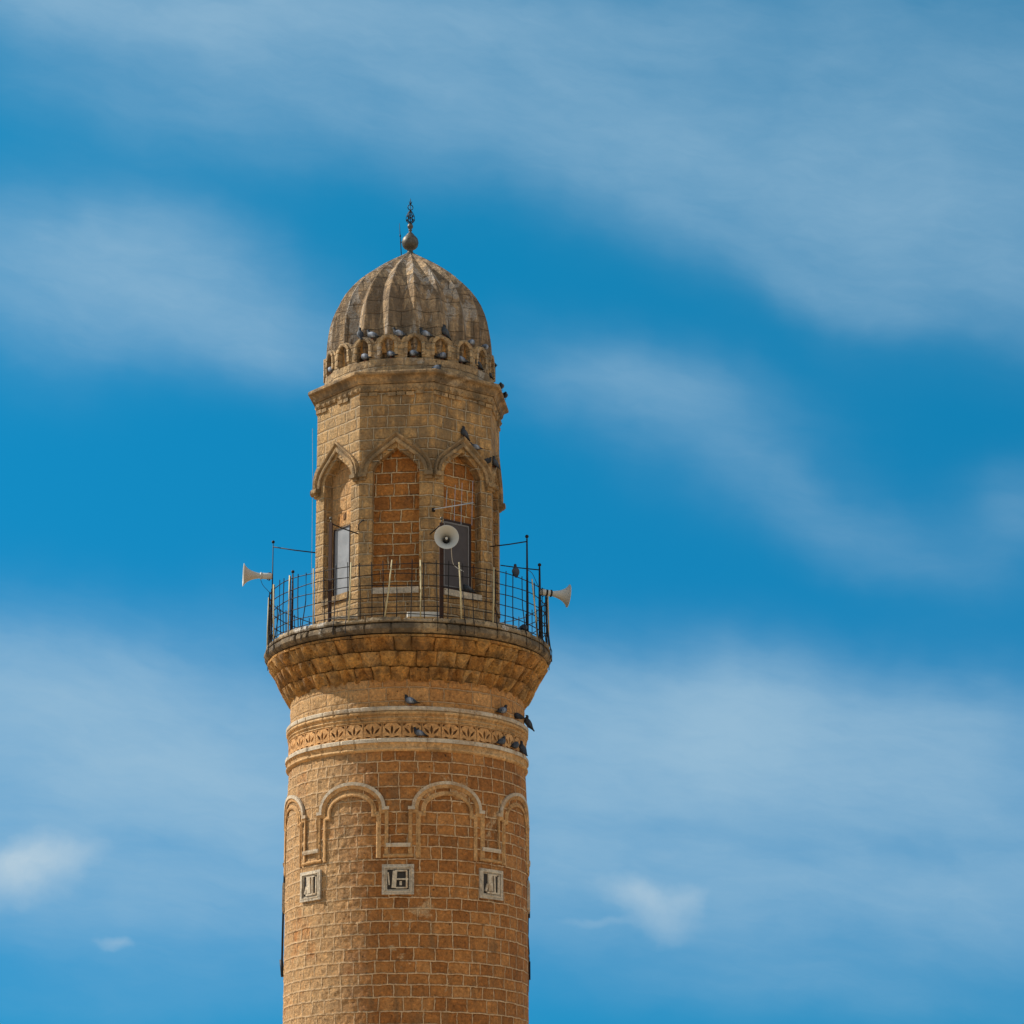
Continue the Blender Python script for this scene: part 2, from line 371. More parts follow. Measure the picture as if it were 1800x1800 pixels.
M_ring = masonry('ring moulding stone', [(.28, .165, .070), (.37, .235, .110), (.45, .30, .155)], coursed=False, weather=.36, wcol=(.20, .125, .06), bump=.014)
M_arch = masonry('arch moulding on shaft', [(.26, .145, .060), (.34, .205, .090), (.42, .27, .135)], coursed=False, weather=.28, wcol=(.15, .085, .04), bump=.016)
M_grey = masonry('dull grey stone', [(.26, .23, .19), (.33, .30, .25), (.39, .35, .29)], coursed=False, weather=.30, wcol=(.15, .12, .09), bump=.014)
M_pale = masonry('pale grey stone', [(.29, .25, .20), (.37, .325, .26), (.43, .385, .31)], coursed=False, weather=.24, patch=.45, patchcol=(.31, .20, .105), wcol=(.30, .25, .19), bump=.010, fine=.6)
M_friz = masonry('frieze stone', [(.30, .160, .062), (.38, .215, .09), (.46, .275, .125)], coursed=False, weather=.2, wcol=(.18, .10, .05), bump=.014)
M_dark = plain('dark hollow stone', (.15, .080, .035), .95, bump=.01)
M_field = plain('dark panel field', (.045, .04, .036), .9)
M_iron = plain('dark iron', (.022, .020, .020), .62, .5, .4, 30)
M_rust = plain('rusty iron', (.055, .028, .020), .75, .3, .4, 25)
M_cane = plain('dry yellow cane', (.52, .44, .25), .7, 0, .3, 12)
M_horn = plain('cream painted horn', (.43, .425, .385), .42, 0, .05, 3)
M_hornin = plain('horn throat grey', (.09, .09, .085), .5, 0, .2, 9)
M_alu = plain('aluminium', (.45, .45, .45), .38, .7, .15, 30)
M_lead = plain('weathered lead', (.115, .105, .085), .52, .6, .45, 14, .004)
M_doorfr = plain('dark brown door frame', (.035, .018, .014), .55, .2, .3, 14)
M_doorpn = plain('grey brown sheet', (.065, .053, .050), .5, .1, .18, 5, .003)
M_bead = plain('dull grey bead', (.16, .15, .145), .5)
M_sheet = plain('pale grey sheet', (.25, .26, .275), .42, .1, .22, 2.5, .01)
M_white = plain('white paint', (.62, .60, .54), .5, 0, .12, 9)
M_cable = plain('black cable', (.02, .02, .022), .6)
M_gcable = plain('grey cable', (.40, .42, .42), .5)

# ------------------------------------------------------------------ ground
g = MB()
for i in range(-6, 6):
    for j in range(-6, 6):
        x0, y0 = i*1500.0, j*1500.0
        g.face([(x0, y0, 0), (x0+1500, y0, 0), (x0+1500, y0+1500, 0), (x0, y0+1500, 0)])
mg, n, b = principled('pale stone ground')
tcn = n.node('ShaderNodeTexCoord')
n.put(b.inputs['Base Color'], n.mix(n.rng(n.noise(tcn.outputs['Object'], .15, 6, .6), .3, .7), (.46, .34, .21), (.33, .24, .15)))
go = g.build('ground', mg); go['kind'] = 'structure'

# ================================================================== MINARET
mn = empty('minaret', (0, 0, 0), 'tall round ochre limestone minaret with ribbed dome and railed balcony', 'minaret')
# ---- shaft
RS = 3.2
sh = MB()
prof = [(3.235, -CZ), (3.235, 4), (3.235, 8), (3.235, 11), (3.225, 13.4), (3.19, 14.15), (3.19, 14.20)]
from mathutils import noise as mnoise
def worn(mb, rfun, h0, h1, nh, nth=620):
    P, UV = [], []
    for i in range(nh+1):
        h = h0 + (h1-h0)*i/nh; row, ur = [], []
        for k in range(nth+1):
            th = 360.0*k/nth - 180; p = pol(rfun(h), th, h)
            s_ = min(1, max(0, (-p.x-.2)/1.6)); s_ = s_*s_*(3-2*s_)
            big = mnoise.noise(p*1.1)*.5+.5
            rough = mnoise.fractal(p*6.0, .6, 2.1, 4)
            e = .006*mnoise.noise(p*2.3) - .006 + (.003 + .017*s_*(.4+.9*big))*(rough-.6)
            row.append(pol(rfun(h) + min(0, e), th, h)); ur.append((R_(th)*3.2, h))
        P.append(row); UV.append(ur)
    mb.grid(P, UV, smooth=True)
def rshaft(h):
    for (r0, a), (r1, b_) in zip(prof, prof[1:]):
        if a <= h <= b_: return r0 + (r1-r0)*(h-a)/(b_-a)
    return 3.19
sh.lathe([(3.235, -CZ), (3.235, 3), (3.23, 6.5)], 200)
worn(sh, rshaft, 6.5, 14.19, 236)
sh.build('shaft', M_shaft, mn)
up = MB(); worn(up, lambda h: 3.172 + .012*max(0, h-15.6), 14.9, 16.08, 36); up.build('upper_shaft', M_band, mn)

# ---- ring mouldings, cut into stones by tint
def stoned(n, seed):
    r = random.Random(seed); cuts = [0.0]
    while cuts[-1] < 1: cuts.append(cuts[-1] + (1.0/n)*r.uniform(.6, 1.4))
    vals = [r.random() for _ in cuts]; dr = [r.uniform(-.008, .008) for _ in cuts]
    def look(fr):
        for i in range(len(cuts)-1):
            if cuts[i] <= fr < cuts[i+1]: return vals[i], dr[i], min(fr-cuts[i], cuts[i+1]-fr)
        return vals[-1], 0, 1
    return look
def ring(name, prof, mat, nst=40, seed=1, seg=720, parent=mn, jag=.4, groove=.022):
    lk = stoned(nst, seed); mb = MB()
    def rad(r, th, h):
        t, d_, e = lk((th+180)/360.0)
        return r + d_*(1+jag) - (groove if e*2*pi*3.3 < .020 else 0)
    mb.lathe(prof, seg, rad=rad, tint=lambda i, j: lk((j+.5)/seg)[0], smooth=False)
    o = mb.build(name, mat, parent); smooth_angle(o, 28); return o
def roll(r, h0, h1, out, n=7):
    return [(r + out*sin(pi*k/n), h0 + (h1-h0)*k/n) for k in range(n+1)]
def cove(r0, h0, r1, h1, n=6):   # concave from (r0,h0) low to (r1,h1) high
    return [(r0 + (r1-r0)*(1-cos(pi/2*k/n)), h0 + (h1-h0)*sin(pi/2*k/n)) for k in range(n+1)]
ring('ring_moulding', [(3.16, 14.165)] + roll(3.21, 14.18, 14.275, .045) + cove(3.205, 14.28, 3.262, 14.40) + [(3.19, 14.402)], M_ring, 36, 3)
ring('ring_ledge', [(3.19, 14.40), (3.275, 14.405), (3.275, 14.49), (3.262, 14.51), (3.12, 14.512)], M_pale, 36, 3)
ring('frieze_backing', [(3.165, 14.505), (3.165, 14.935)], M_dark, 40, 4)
ring('ring_moulding', [(3.14, 14.925)] + roll(3.19, 14.93, 14.985, .028) + [(3.20, 14.99), (3.20, 15.01)] + roll(3.205, 15.015, 15.075, .030) + cove(3.205, 15.08, 3.25, 15.13) + roll(3.235, 15.13, 15.235, .035) + [(3.17, 15.24)], M_ring, 36, 8)
ring('ring_ledge', [(3.17, 15.238), (3.262, 15.24), (3.275, 15.26), (3.275, 15.33), (3.26, 15.348), (3.1, 15.352)], M_pale, 36, 8)

# ---- palmette frieze: pierced tiles standing proud of the dark backing
def Mcyl(R0, th0):
    return lambda u, v, o: pol(R0+o, th0 + D_(u/R0), v)
def leaf(cx, cy, L, W, ang, n=7):
    pts = []
    for k in range(n): t = k/(n-1); pts.append((-W*sin(pi*t)*(1-.25*t), L*(t-.5)))
    for k in range(1, n-1): t = 1-k/(n-1); pts.append((W*sin(pi*t)*(1-.25*t), L*(t-.5)))
    c, s_ = cos(R_(ang)), sin(R_(ang))
    return [(cx + x*c - y*s_, cy + x*s_ + y*c) for x, y in pts]
def plate(mb, outer, holes, M, depth, top=0.0, tint=.5, uvoff=(0, 0)):
    polys = [[Vector((x, y, 0)) for x, y in outer]] + [[Vector((x, y, 0)) for x, y in h] for h in holes]
    flat = [p for q in polys for p in q]
    for t in tessellate_polygon(polys):
        mb.face([M(flat[i].x, flat[i].y, top) for i in t], [(flat[i].x+uvoff[0], flat[i].y+uvoff[1]) for i in t], tint=tint)
    for q in polys:
        m = len(q)
        for i in range(m):
            a, c = q[i], q[(i+1) % m]
            mb.face([M(a.x, a.y, top), M(c.x, c.y, top), M(c.x, c.y, top-depth), M(a.x, a.y, top-depth)],
                    [(a.x+uvoff[0], a.y+uvoff[1]), (c.x+uvoff[0], c.y+uvoff[1]), (c.x+uvoff[0]+depth, c.y+uvoff[1]), (a.x+uvoff[0]+depth, a.y+uvoff[1])], tint=tint)
fz = MB(); NP = 39; W_ = 2*pi*3.2/NP
for k in range(NP):
    hw = W_/2 - .006
    hgt = .412; y0 = 14.512
    out = [(-hw, y0), (-hw*.35, y0), (-hw*.12, y0+.02), (hw*.12, y0+.02), (hw*.35, y0), (hw, y0), (hw, y0+.12)]
    out += [(hw*(1-.02), y0+.20), (hw*.98, y0+hgt), (-hw*.98, y0+hgt), (-hw*.98, y0+.20), (-hw, y0+.12)]
    holes = [leaf(0, y0+.235, .25, .042, 0), leaf(-hw*.50, y0+.205, .22, .038, 42), leaf(hw*.50, y0+.205, .22, .038, -42),
             leaf(-hw*.5, y0+.047, .17, .022, 84), leaf(hw*.5, y0+.047, .17, .022, -84),
             [(-hw*.90, y0+hgt-.015), (-hw*.90, y0+hgt-.10), (-hw*.62, y0+hgt-.04), (-hw*.45, y0+hgt-.012)],
             [(hw*.45, y0+hgt-.012), (hw*.62, y0+hgt-.04), (hw*.90, y0+hgt-.10), (hw*.90, y0+hgt-.015)]]
    plate(fz, out, holes, Mcyl(3.2, 360.0*k/NP + 2), .05, .006*random.random(), random.random(), (k*.6, 0))
fz.build('carved_frieze', M_friz, mn)

# ---- corbel tiers
def tier(h0, h1, r0, r1, nb, seed, off):
    rr = random.Random(seed); mb = MB(); w0 = 360.0/nb
    edges = [off + w0*(k + rr.uniform(-.16, .16)) for k in range(nb)]; edges.append(edges[0]+360)
    for k in range(nb):
        a, b_ = edges[k], edges[k+1]; t = rr.random(); dr = rr.uniform(-.016, .016); kind = rr.choice('AALVVALV'); dh = rr.uniform(-.012, .012)
        NX, NY = 14, 9; P, UV = [], []
        for i in range(-1, NY+2):
            v = min(max(i/NY, 0), 1); row, ur = [], []
            for j0 in range(-1, NX+2):
                j = min(max(j0, 0), NX); s_ = 2*j/NX - 1; jj = abs(s_)
                r = r0 + (r1-r0)*(v**.85) + dr
                if kind == 'A':      # carved pointed cell
                    lim = .92*(1-v)**.55
                    r += .0 if jj > lim else -.16*min(1, (lim-jj)*2.6)
                    r += .020*(1-jj)*v
                elif kind == 'V':    # raised wedge between two hollows
                    lim = .10 + .75*v
                    r += .03*(1-jj/lim) if jj < lim else -.11*min(1, (jj-lim)*2.4)
                elif kind == 'C': r += .035*(1-jj**3)
                elif kind == 'L': r += -.085*abs(sin((s_*(1.2-v*.5)+.3)*5.0))
                else: r += .01 - .03*max(0, s_*(1-v))
                r -= .035 if j in (0, NX) else 0
                if i in (-1, NY+1) or j0 != j: r = min(r0, r1) - .24
                th = a + (b_-a)*(j/NX)
                h = h0 + (h1-.028-h0)*v + dh*(1 if i >= NY else .6)
                if i <= 0: h += .0
                row.append(pol(r, th, h)); ur.append((R_(th)*3.4, h))
            P.append(row); UV.append(ur)
        mb.grid(P, UV, smooth=False, tint=t)
    o = mb.build('corbel_tier', M_corb, mn); smooth_angle(o, 22); return o
tier(16.02, 16.385, 3.225, 3.41, 43, 11, 1.0)
tier(16.39, 16.755, 3.42, 3.60, 44, 12, 4.0)
tier(16.76, 17.085, 3.61, 3.80, 42, 13, 2.0)
ring('corbel_fillet', [(3.6, 17.075), (3.79, 17.08), (3.80, 17.14), (3.6, 17.15)], M_corb, 44, 14)
# ---- balcony cap
def capring(name, prof, nst, seed, jag, mat=M_cap):
    lk = stoned(nst, seed); rr = random.Random(seed); seg = 900; mb = MB(); P = []; UV = []
    nz = [rr.uniform(-1, 1) for _ in range(seg+1)]; nz[-1] = nz[0]
    for (r, h, jr, jh) in prof:
        row, ur = [], []
        for k in range(seg+1):
            th = 360.0*k/seg - 180; t, d_, e = lk(k/seg if k < seg else 0)
            gr = .045 if e*2*pi*3.8 < .028 else 0
            row.append(pol(r + (d_*3.2 - gr)*jr + jag*.35*nz[k]*jr, th, h + (d_*3 - gr + jag*nz[k])*jh)); ur.append((R_(th)*3.8, h))
        P.append(row); UV.append(ur)
    mb.grid(P, UV, smooth=False, tint=lambda i, j: lk((j+.5)/seg)[0])
    o = mb.build(name, mat, mn); smooth_angle(o, 30); return o
capring('balcony_cap', [(3.5, 17.18, 0, 0), (3.80, 17.18, 1, 0), (3.86, 17.22, 1, 0), (3.90, 17.28, 1, 0), (3.895, 17.36, 1, 0), (3.86, 17.42, 1, 0), (3.80, 17.44, 1, 0), (3.7, 17.46, 0, 0)], 40, 21, .006)
capring('balcony_coping', [(3.6, 17.455, 0, 0), (3.865, 17.462, 1, 0), (3.88, 17.50, 1, 0), (3.855, 17.575, 1, 1), (3.62, 17.59, 1, 1), (3.60, 17.44, 0, 0)], 34, 22, .012, M_coping)
fl = MB(); fl.lathe([(3.7, 17.42), (2.2, 17.42), (2.2, 17.0), (3.7, 17.0)], 96, smooth=False); fl.build('balcony_floor', M_drum, mn)

# ---- octagonal drum
RO = 2.615; AP = RO*cos(pi/8); WF = 2*RO*sin(pi/8)
VERT0 = -30.8; FN = [VERT0 + 22.5 + 45*k for k in range(8)]      # facet normals: -8.3, 36.7, ...
def Mfac(thn, ap=AP):
    a = R_(thn) + YAW; nrm = Vector((sin(a), -cos(a), 0)); tg = Vector((cos(a), sin(a), 0))
    return lambda u, v, o: nrm*(ap+o) + tg*u + Vector((0, 0, v + CZ))
HF, HT = 17.42, 24.25
SP, APX, SILL, OW = 21.90, 22.66, 18.72, .635
def arch_pts(hw, sp, apx, n=9, full=True):
    pr = [(-1, 0), (-.985, .14), (-.94, .27), (-.86, .39), (-.74, .50), (-.58, .61), (-.40, .73), (-.20, .86), (0, 1)]
    L = [(x*hw, sp + y*(apx-sp)) for x, y in pr]
    return L + [(-x, y) for x, y in L[-2::-1]]
dw = MB()
DEPTH = .27
for k, fnm in enumerate(FN):
    M = Mfac(fnm)
    A = arch_pts(OW, SP, APX)
    hole = [(-OW, SILL)] + A + [(OW, SILL)]
    outer = [(-WF/2, HF), (WF/2, HF), (WF/2, HT), (-WF/2, HT)]
    polys = [[Vector((x, y, 0)) for x, y in outer], [Vector((x, y, 0)) for x, y in hole]]
    flat = polys[0] + polys[1]
    for t in tessellate_polygon(polys):
        dw.face([M(flat[i].x, flat[i].y, 0) for i in t], [(flat[i].x + k*WF, flat[i].y) for i in t])
    n_ = len(hole)
    for i in range(n_):
        a, c = hole[i], hole[(i+1) % n_]
        dw.face([M(a[0], a[1], 0), M(c[0], c[1], 0), M(c[0], c[1], -DEPTH), M(a[0], a[1], -DEPTH)],
                [(k*WF + a[0], a[1]), (k*WF + c[0], c[1]), (k*WF + c[0] + .3, c[1]), (k*WF + a[0] + .3, a[1])])
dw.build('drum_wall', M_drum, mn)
for k, fnm in enumerate(FN):
    M = Mfac(fnm)
    bk = MB()   # infill of the arch
    q = .06
    bk.face([M(-OW-q, SILL-.1, -DEPTH+.0), M(OW+q, SILL-.1, -DEPTH), M(OW+q, APX+.1, -DEPTH), M(-OW-q, APX+.1, -DEPTH)],
            [(k*3.3-OW, SILL), (k*3.3+OW, SILL), (k*3.3+OW, APX), (k*3.3-OW, APX)])
    # inner fillet ring round the infill
    bk.build('arch_infill', M_band if k == 7 else M_fill, mn)
    am = MB()
    ho = arch_pts(WF/2-.06, SP+.02, 23.02)
    # hood: outer fillet, cove, inner roll; path runs left to right so + across is up/outwards
    am.sweep(ho, [(-.165, 0.0), (-.165, .07), (-.12, .085), (-.075, .07), (-.06, .03), (-.025, .05), (.015, .105), (.055, .110), (.055, 0.0)], M, tint=lambda i, j: (i*.37) % 1, smooth=False)
    ins = [(-OW-.02, SP-.5)] + arch_pts(OW+.02, SP, APX+.03) + [(OW+.02, SP-.5)]
    o = am.build('arch_hood', M_trim, mn)
    for sgn in (-1, 1):
        ip = MB()
        u0 = sgn*(WF/2-.10)
        ip.box(M(u0, SP-.035, .075), (M(1, 0, 0)-M(0, 0, 0))*.112, (M(0, 0, 1)-M(0, 0, 0))*.10, Vector((0, 0, .055)), tint=.4)
        ip.box(M(u0, SP-.125, .035), (M(1, 0, 0)-M(0, 0, 0))*.085, (M(0, 0, 1)-M(0, 0, 0))*.045, Vector((0, 0, .04)), tint=.7)
        ip.build('impost', M_trim, mn)
    sl_ = MB()
    sl_.box(M(0, SILL-.06, -.11), (M(1, 0, 0)-M(0, 0, 0))*(OW-.004), (M(0, 0, 1)-M(0, 0, 0))*.165, Vector((0, 0, .085)), tint=.6)
    sl_.build('sill', M_grey if k in (0, 1) else M_trim, mn)

def octring(mb, prof, smooth=False, tint=None, off=0.0):
    P, UV = [], []
    for (r, h) in prof:
        row, ur = [], []
        for k in range(9):
            a = VERT0 + 45*k
            if k < 8:
                for s_ in range(12):
                    p0, p1 = pol(r, a, h), pol(r, a+45, h); p = p0.lerp(p1, s_/12)
                    row.append(p); ur.append((k*WF + s_/12*WF, h))
            else: row.append(pol(r, a, h)); ur.append((8*WF, h))
        P.append(row); UV.append(ur)
    mb.grid(P, UV, smooth=smooth, tint=tint)
rt = random.Random(5); tv = [rt.random() for _ in range(200)]
oc = MB(); octring(oc, [(2.60, 24.24), (2.66, 24.25), (2.67, 24.44), (2.62, 24.46)], tint=lambda i, j: tv[j//3]); oc.build('drum_band', M_trim, mn)
# little pointed carving in the band under the cornice
ch = MB()
for k, fnm in enumerate(FN):
    M = Mfac(fnm, 2.665*cos(pi/8))
    nn = 8; w1 = 2*2.665*sin(pi/8)/nn
    for j in range(nn):
        u0 = -nn*w1/2 + w1*(j+.5)
        for (pa, pb, pc) in (((u0-w1*.46, 24.26), (u0-w1*.02, 24.26), (u0-w1*.46, 24.40)), ((u0+w1*.46, 24.26), (u0+w1*.46, 24.40), (u0+w1*.02, 24.26))):
            cc = ((pa[0]+pb[0]+pc[0])/3, (pa[1]+pb[1]+pc[1])/3)
            for (a, c) in ((pa, pb), (pb, pc), (pc, pa)):
                ch.face([M(a[0], a[1], .0), M(c[0], c[1], .0), M(cc[0], cc[1], .045)], tint=tv[j+k*9])
    for j in range(nn):      # stones hanging under the band
        u0 = -nn*w1/2 + w1*(j+.5)
        if tv[j*3+k] > .25: ch.box(M(u0, 24.205-.05*tv[j+k], -.035), (M(1, 0, 0)-M(0, 0, 0))*(w1*.43), (M(0, 0, 1)-M(0, 0, 0))*.035, Vector((0, 0, .05)), tint=tv[j+k*7])
ch.build('carved_band', M_trim, mn)
oc = MB()
octring(oc, [(2.60, 24.45), (2.70, 24.455), (2.72, 24.49)] + [(2.73+.10*(1-cos(pi/2*t/5)), 24.49+.16*sin(pi/2*t/5)) for t in range(6)] +
        [(2.86, 24.655), (2.895, 24.68), (2.895, 24.735), (2.87, 24.775), (2.3, 24.80)], tint=lambda i, j: tv[j//4+40])
oc.build('cornice', M_corn, mn)

# ---- ring of niches under the dome
NN = 20; NTH0 = 3.3; RN = 2.37
nr = MB(); nb_ = MB(); na = MB()
wn = 2*pi*RN/NN
def niche_arch(hw, sp, apx):
    pr = [(-1, 0), (-.98, .25), (-.86, .52), (-.60, .78), (-.30, .93), (0, 1)]
    L = [(x*hw, sp+y*(apx-sp)) for x, y in pr]; return L + [(-x, y) for x, y in L[-2::-1]]
for k in range(NN):
    th0 = NTH0 + 360.0/NN*k; M = Mcyl(RN, th0)
    hw = .202; base_, sp, apx = 25.22, 25.56, 25.82
    topc = niche_arch(wn/2-.002, 25.66, 25.935)
    outer = [(-wn/2, 24.78), (0, 24.78), (wn/2, 24.78)] + [(wn/2, 25.62)] + topc[::-1] + [(-wn/2, 25.62)]
    hole = [(-hw, base_)] + niche_arch(hw, sp, apx) + [(hw, base_), (0, base_)]
    plate(nr, outer, [hole], M, .30, 0, tv[k], (k*wn, 0))
    # raised archivolt
    na.sweep([(-.235, base_+.10)] + niche_arch(.235, sp, apx+.05) + [(.235, base_+.10)], [(-.04, 0), (-.04, .03), (0, .045), (.05, .045), (.06, 0)], M, tint=tv[k+30])
    # shallow back above, deep pigeon hole below
    deep = k in (0, 1, 2, 3, 4, 19, 18, 8, 12)
    zt = base_ + (.22 if deep else 0)
    nb_.face([M(-hw-.03, zt, -.13), M(hw+.03, zt, -.13), M(hw+.03, apx+.05, -.13), M(-hw-.03, apx+.05, -.13)], tint=tv[k+60])
    if deep:
        nb_.face([M(-hw, zt, -.13), M(hw, zt, -.13), M(hw, zt, -.6), M(-hw, zt, -.6)], tint=.1)
        nb_.face([M(-hw, base_-.1, -.6), M(hw, base_-.1, -.6), M(hw, zt+.1, -.6), M(-hw, zt+.1, -.6)], tint=.0)
        for q in (-hw, hw): nb_.face([M(q, base_, -.13), M(q, zt, -.13), M(q, zt, -.6), M(q, base_, -.6)], tint=.1)
    nb_.face([M(-hw-.02, base_-.001, 0), M(hw+.02, base_-.001, 0), M(hw+.02, base_-.001, -.62), M(-hw-.02, base_-.001, -.62)], tint=.3)
nr.build('niche_ring', M_ndrum, mn); o = na.build('niche_archivolts', M_ndrum, mn); nb_.build('niche_backs', M_nback, mn, recalc=False)

# ---- ribbed dome
DP = [(24.9, 2.20), (25.3, 2.27), (25.6, 2.33), (25.91, 2.36), (26.16, 2.355), (26.42, 2.338), (26.67, 2.308), (26.92, 2.262), (27.17, 2.19), (27.42, 2.09),
      (27.67, 1.95), (27.92, 1.765), (28.17, 1.535), (28.35, 1.33), (28.52, 1.11), (28.68, .89), (28.84, .65), (28.98, .42), (29.10, .23), (29.17, .11), (29.20, .02)]
dm = MB(); seg = 20*24
zs = []
for i in range(len(DP)-1):
    for t in range(3): zs.append((DP[i][0]+(DP[i+1][0]-DP[i][0])*t/3, DP[i][1]+(DP[i+1][1]-DP[i][1])*t/3))
zs.append(DP[-1])
zs = [(a, b) for a, b in zs]
P, UV = [], []; L_ = 0; pv = None
rr = random.Random(3); wob = [rr.uniform(-1, 1) for _ in range(21)]
for (h, r) in zs:
    if pv: L_ += sqrt((h-pv[0])**2 + (r-pv[1])**2)
    pv = (h, r); row, ur = [], []
    for k in range(seg+1):
        th = 360.0*k/seg - 180
        a = (th - NTH0)/18.0; fr = a - math.floor(a)          # 0 at a ridge
        kk = int(math.floor(a+.5)) % 20
        x = min(fr, 1-fr)*2                                   # 0 ridge .. 1 valley
        amp = min(.25, r*.14)
        dpt = amp*(.75*x**.85 + .25*sin(pi/2*x)**.6)
        row.append(pol(max(.005, r - dpt + .006*wob[kk]), th + .25*wob[kk]*sin(h*5+kk), h)); ur.append((R_(th)*2.3*max(.3, r/2.36), L_+24))
    P.append(row); UV.append(ur)
dm.grid(P, UV, smooth=True); o = dm.build('dome', M_dome, mn); smooth_angle(o, 24)

# ---- finial
fn = MB()
T0 = Matrix.Translation((0, 0, CZ))
def L(mb, prof, seg=28, mat=T0, mi=0): mb.lathe(prof, seg, mat=mat, mi=mi)
L(fn, [(.005, 28.98), (.26, 28.99), (.20, 29.06), (.10, 29.13), (.075, 29.19), (.09, 29.235), (.17, 29.28), (.215, 29.34), (.236, 29.42), (.236, 29.47), (.215, 29.56), (.17, 29.62), (.125, 29.66), (.115, 29.68),
       (.095, 29.71), (.05, 29.755), (.03, 29.79), (.055, 29.82), (.05, 29.84), (.03, 29.86), (.05, 29.875), (.08, 29.92), (.082, 29.955), (.06, 30.01), (.03, 30.04), (.02, 30.05)])
fo = fn.build('finial', M_lead, mn)
fg = MB()
def ellipse_loop(cz, rx, rz, rot, tear=0.0, n=20):
    pts = []
    for k in range(n+1):
        t = 2*pi*k/n; x = rx*sin(t)*(1 - tear*cos(t)); z = rz*cos(t)
        v = Vector((x, 0, z)); v.rotate(Matrix.Rotation(R_(rot), 3, 'Z')); pts.append(v + Vector((0, 0, cz+CZ)))
    return pts
for rot in (0, 60, 120): fg.tube(ellipse_loop(30.235, .115, .195, rot, .38), .011, 5, cap=False)
for zc, rr_ in ((30.14, .105), (30.26, .09)):
    fg.tube([Vector((rr_*cos(t*pi/8), rr_*sin(t*pi/8), zc+CZ)) for t in range(17)], .009, 5, cap=False)
for k in range(6):
    a = k*pi/3+.5
    fg.tube([Vector((.10*cos(a), .10*sin(a), 30.12+CZ)), Vector((.05*cos(a+.5), .05*sin(a+.5), 30.20+CZ)), Vector((.085*cos(a+1), .085*sin(a+1), 30.28+CZ))], .009, 5)
fg.tube([(0, 0, 30.02+CZ), (0, 0, 30.80+CZ)], [.012, .008], 6)
fg.tube(ellipse_loop(30.53, .075, .08, 15), .013, 6, cap=False)
L(fg, [(.012, 30.40), (.03, 30.425), (.012, 30.45)], 10)
for k in range(5):
    a = k*2*pi/5
    fg.tube([Vector((0, 0, 30.62+CZ)), Vector((.03*cos(a), .03*sin(a), 30.66+CZ)), Vector((.045*cos(a), .045*sin(a), 30.72+CZ))], [.014, .011, .003], 5)
attach(fg.build('finial_openwork', M_iron), fo); fo.location.z = .06

# ---- blind arches with mouldings on the shaft
def shaft_arch(thc, k):
    M = Mcyl(3.228, thc)
    def el(hw, sp, rise, a0=0, n=18):
        return [(-hw*cos(pi*t/n), sp + rise*sin(pi*t/n)) for t in range(n+1)]
    outp = [(-1.06, 11.50), (-1.06, 12.66), (-.90, 12.66)] + el(.90, 12.72, .62) + [(.90, 12.66), (1.06, 12.66), (1.06, 11.50)]
    o1 = MB()
    tf = lambda i, j: tv[(i//3 + k*7) % 190]
    o1.sweep(outp, [(-.115, 0), (-.10, .018), (-.05, .030), (-.012, .052), (-.012, .0)], M, tint=tf)
    ao = o1.build('blind_arch', M_arch, mn)
    o2 = MB()
    crown = outp[1:-1]
    o2.sweep(crown, [(-.02, 0), (-.02, .058), (.062, .062), (.066, .0)], M, tint=tf)
    attach(o2.build('arch_crown', M_pale), ao)
    o3 = MB()
    inp = [(-.76, 11.40), (-.76, 12.50), (-.63, 12.50), (-.63, 12.62)] + el(.63, 12.66, .40) + [(.63, 12.62), (.63, 12.50), (.76, 12.50), (.76, 11.40)]
    o3.sweep(inp, [(-.03, 0), (-.03, .020), (.0, .036), (.035, .030), (.05, .012), (.09, 0)], M, tint=tf)
    attach(o3.build('inner_moulding', M_arch), ao)
centres = [-27.0, 19.2, 65.2, 109.5, 153.5, -161.5, -117.5, -72.8]
for k, c in enumerate(centres): shaft_arch(c, k)
mids = [(centres[k] + centres[(k+1) % 8] + (360 if k == 4 else 0))/2 for k in range(8)]
mids[7] = (centres[7]+centres[0])/2
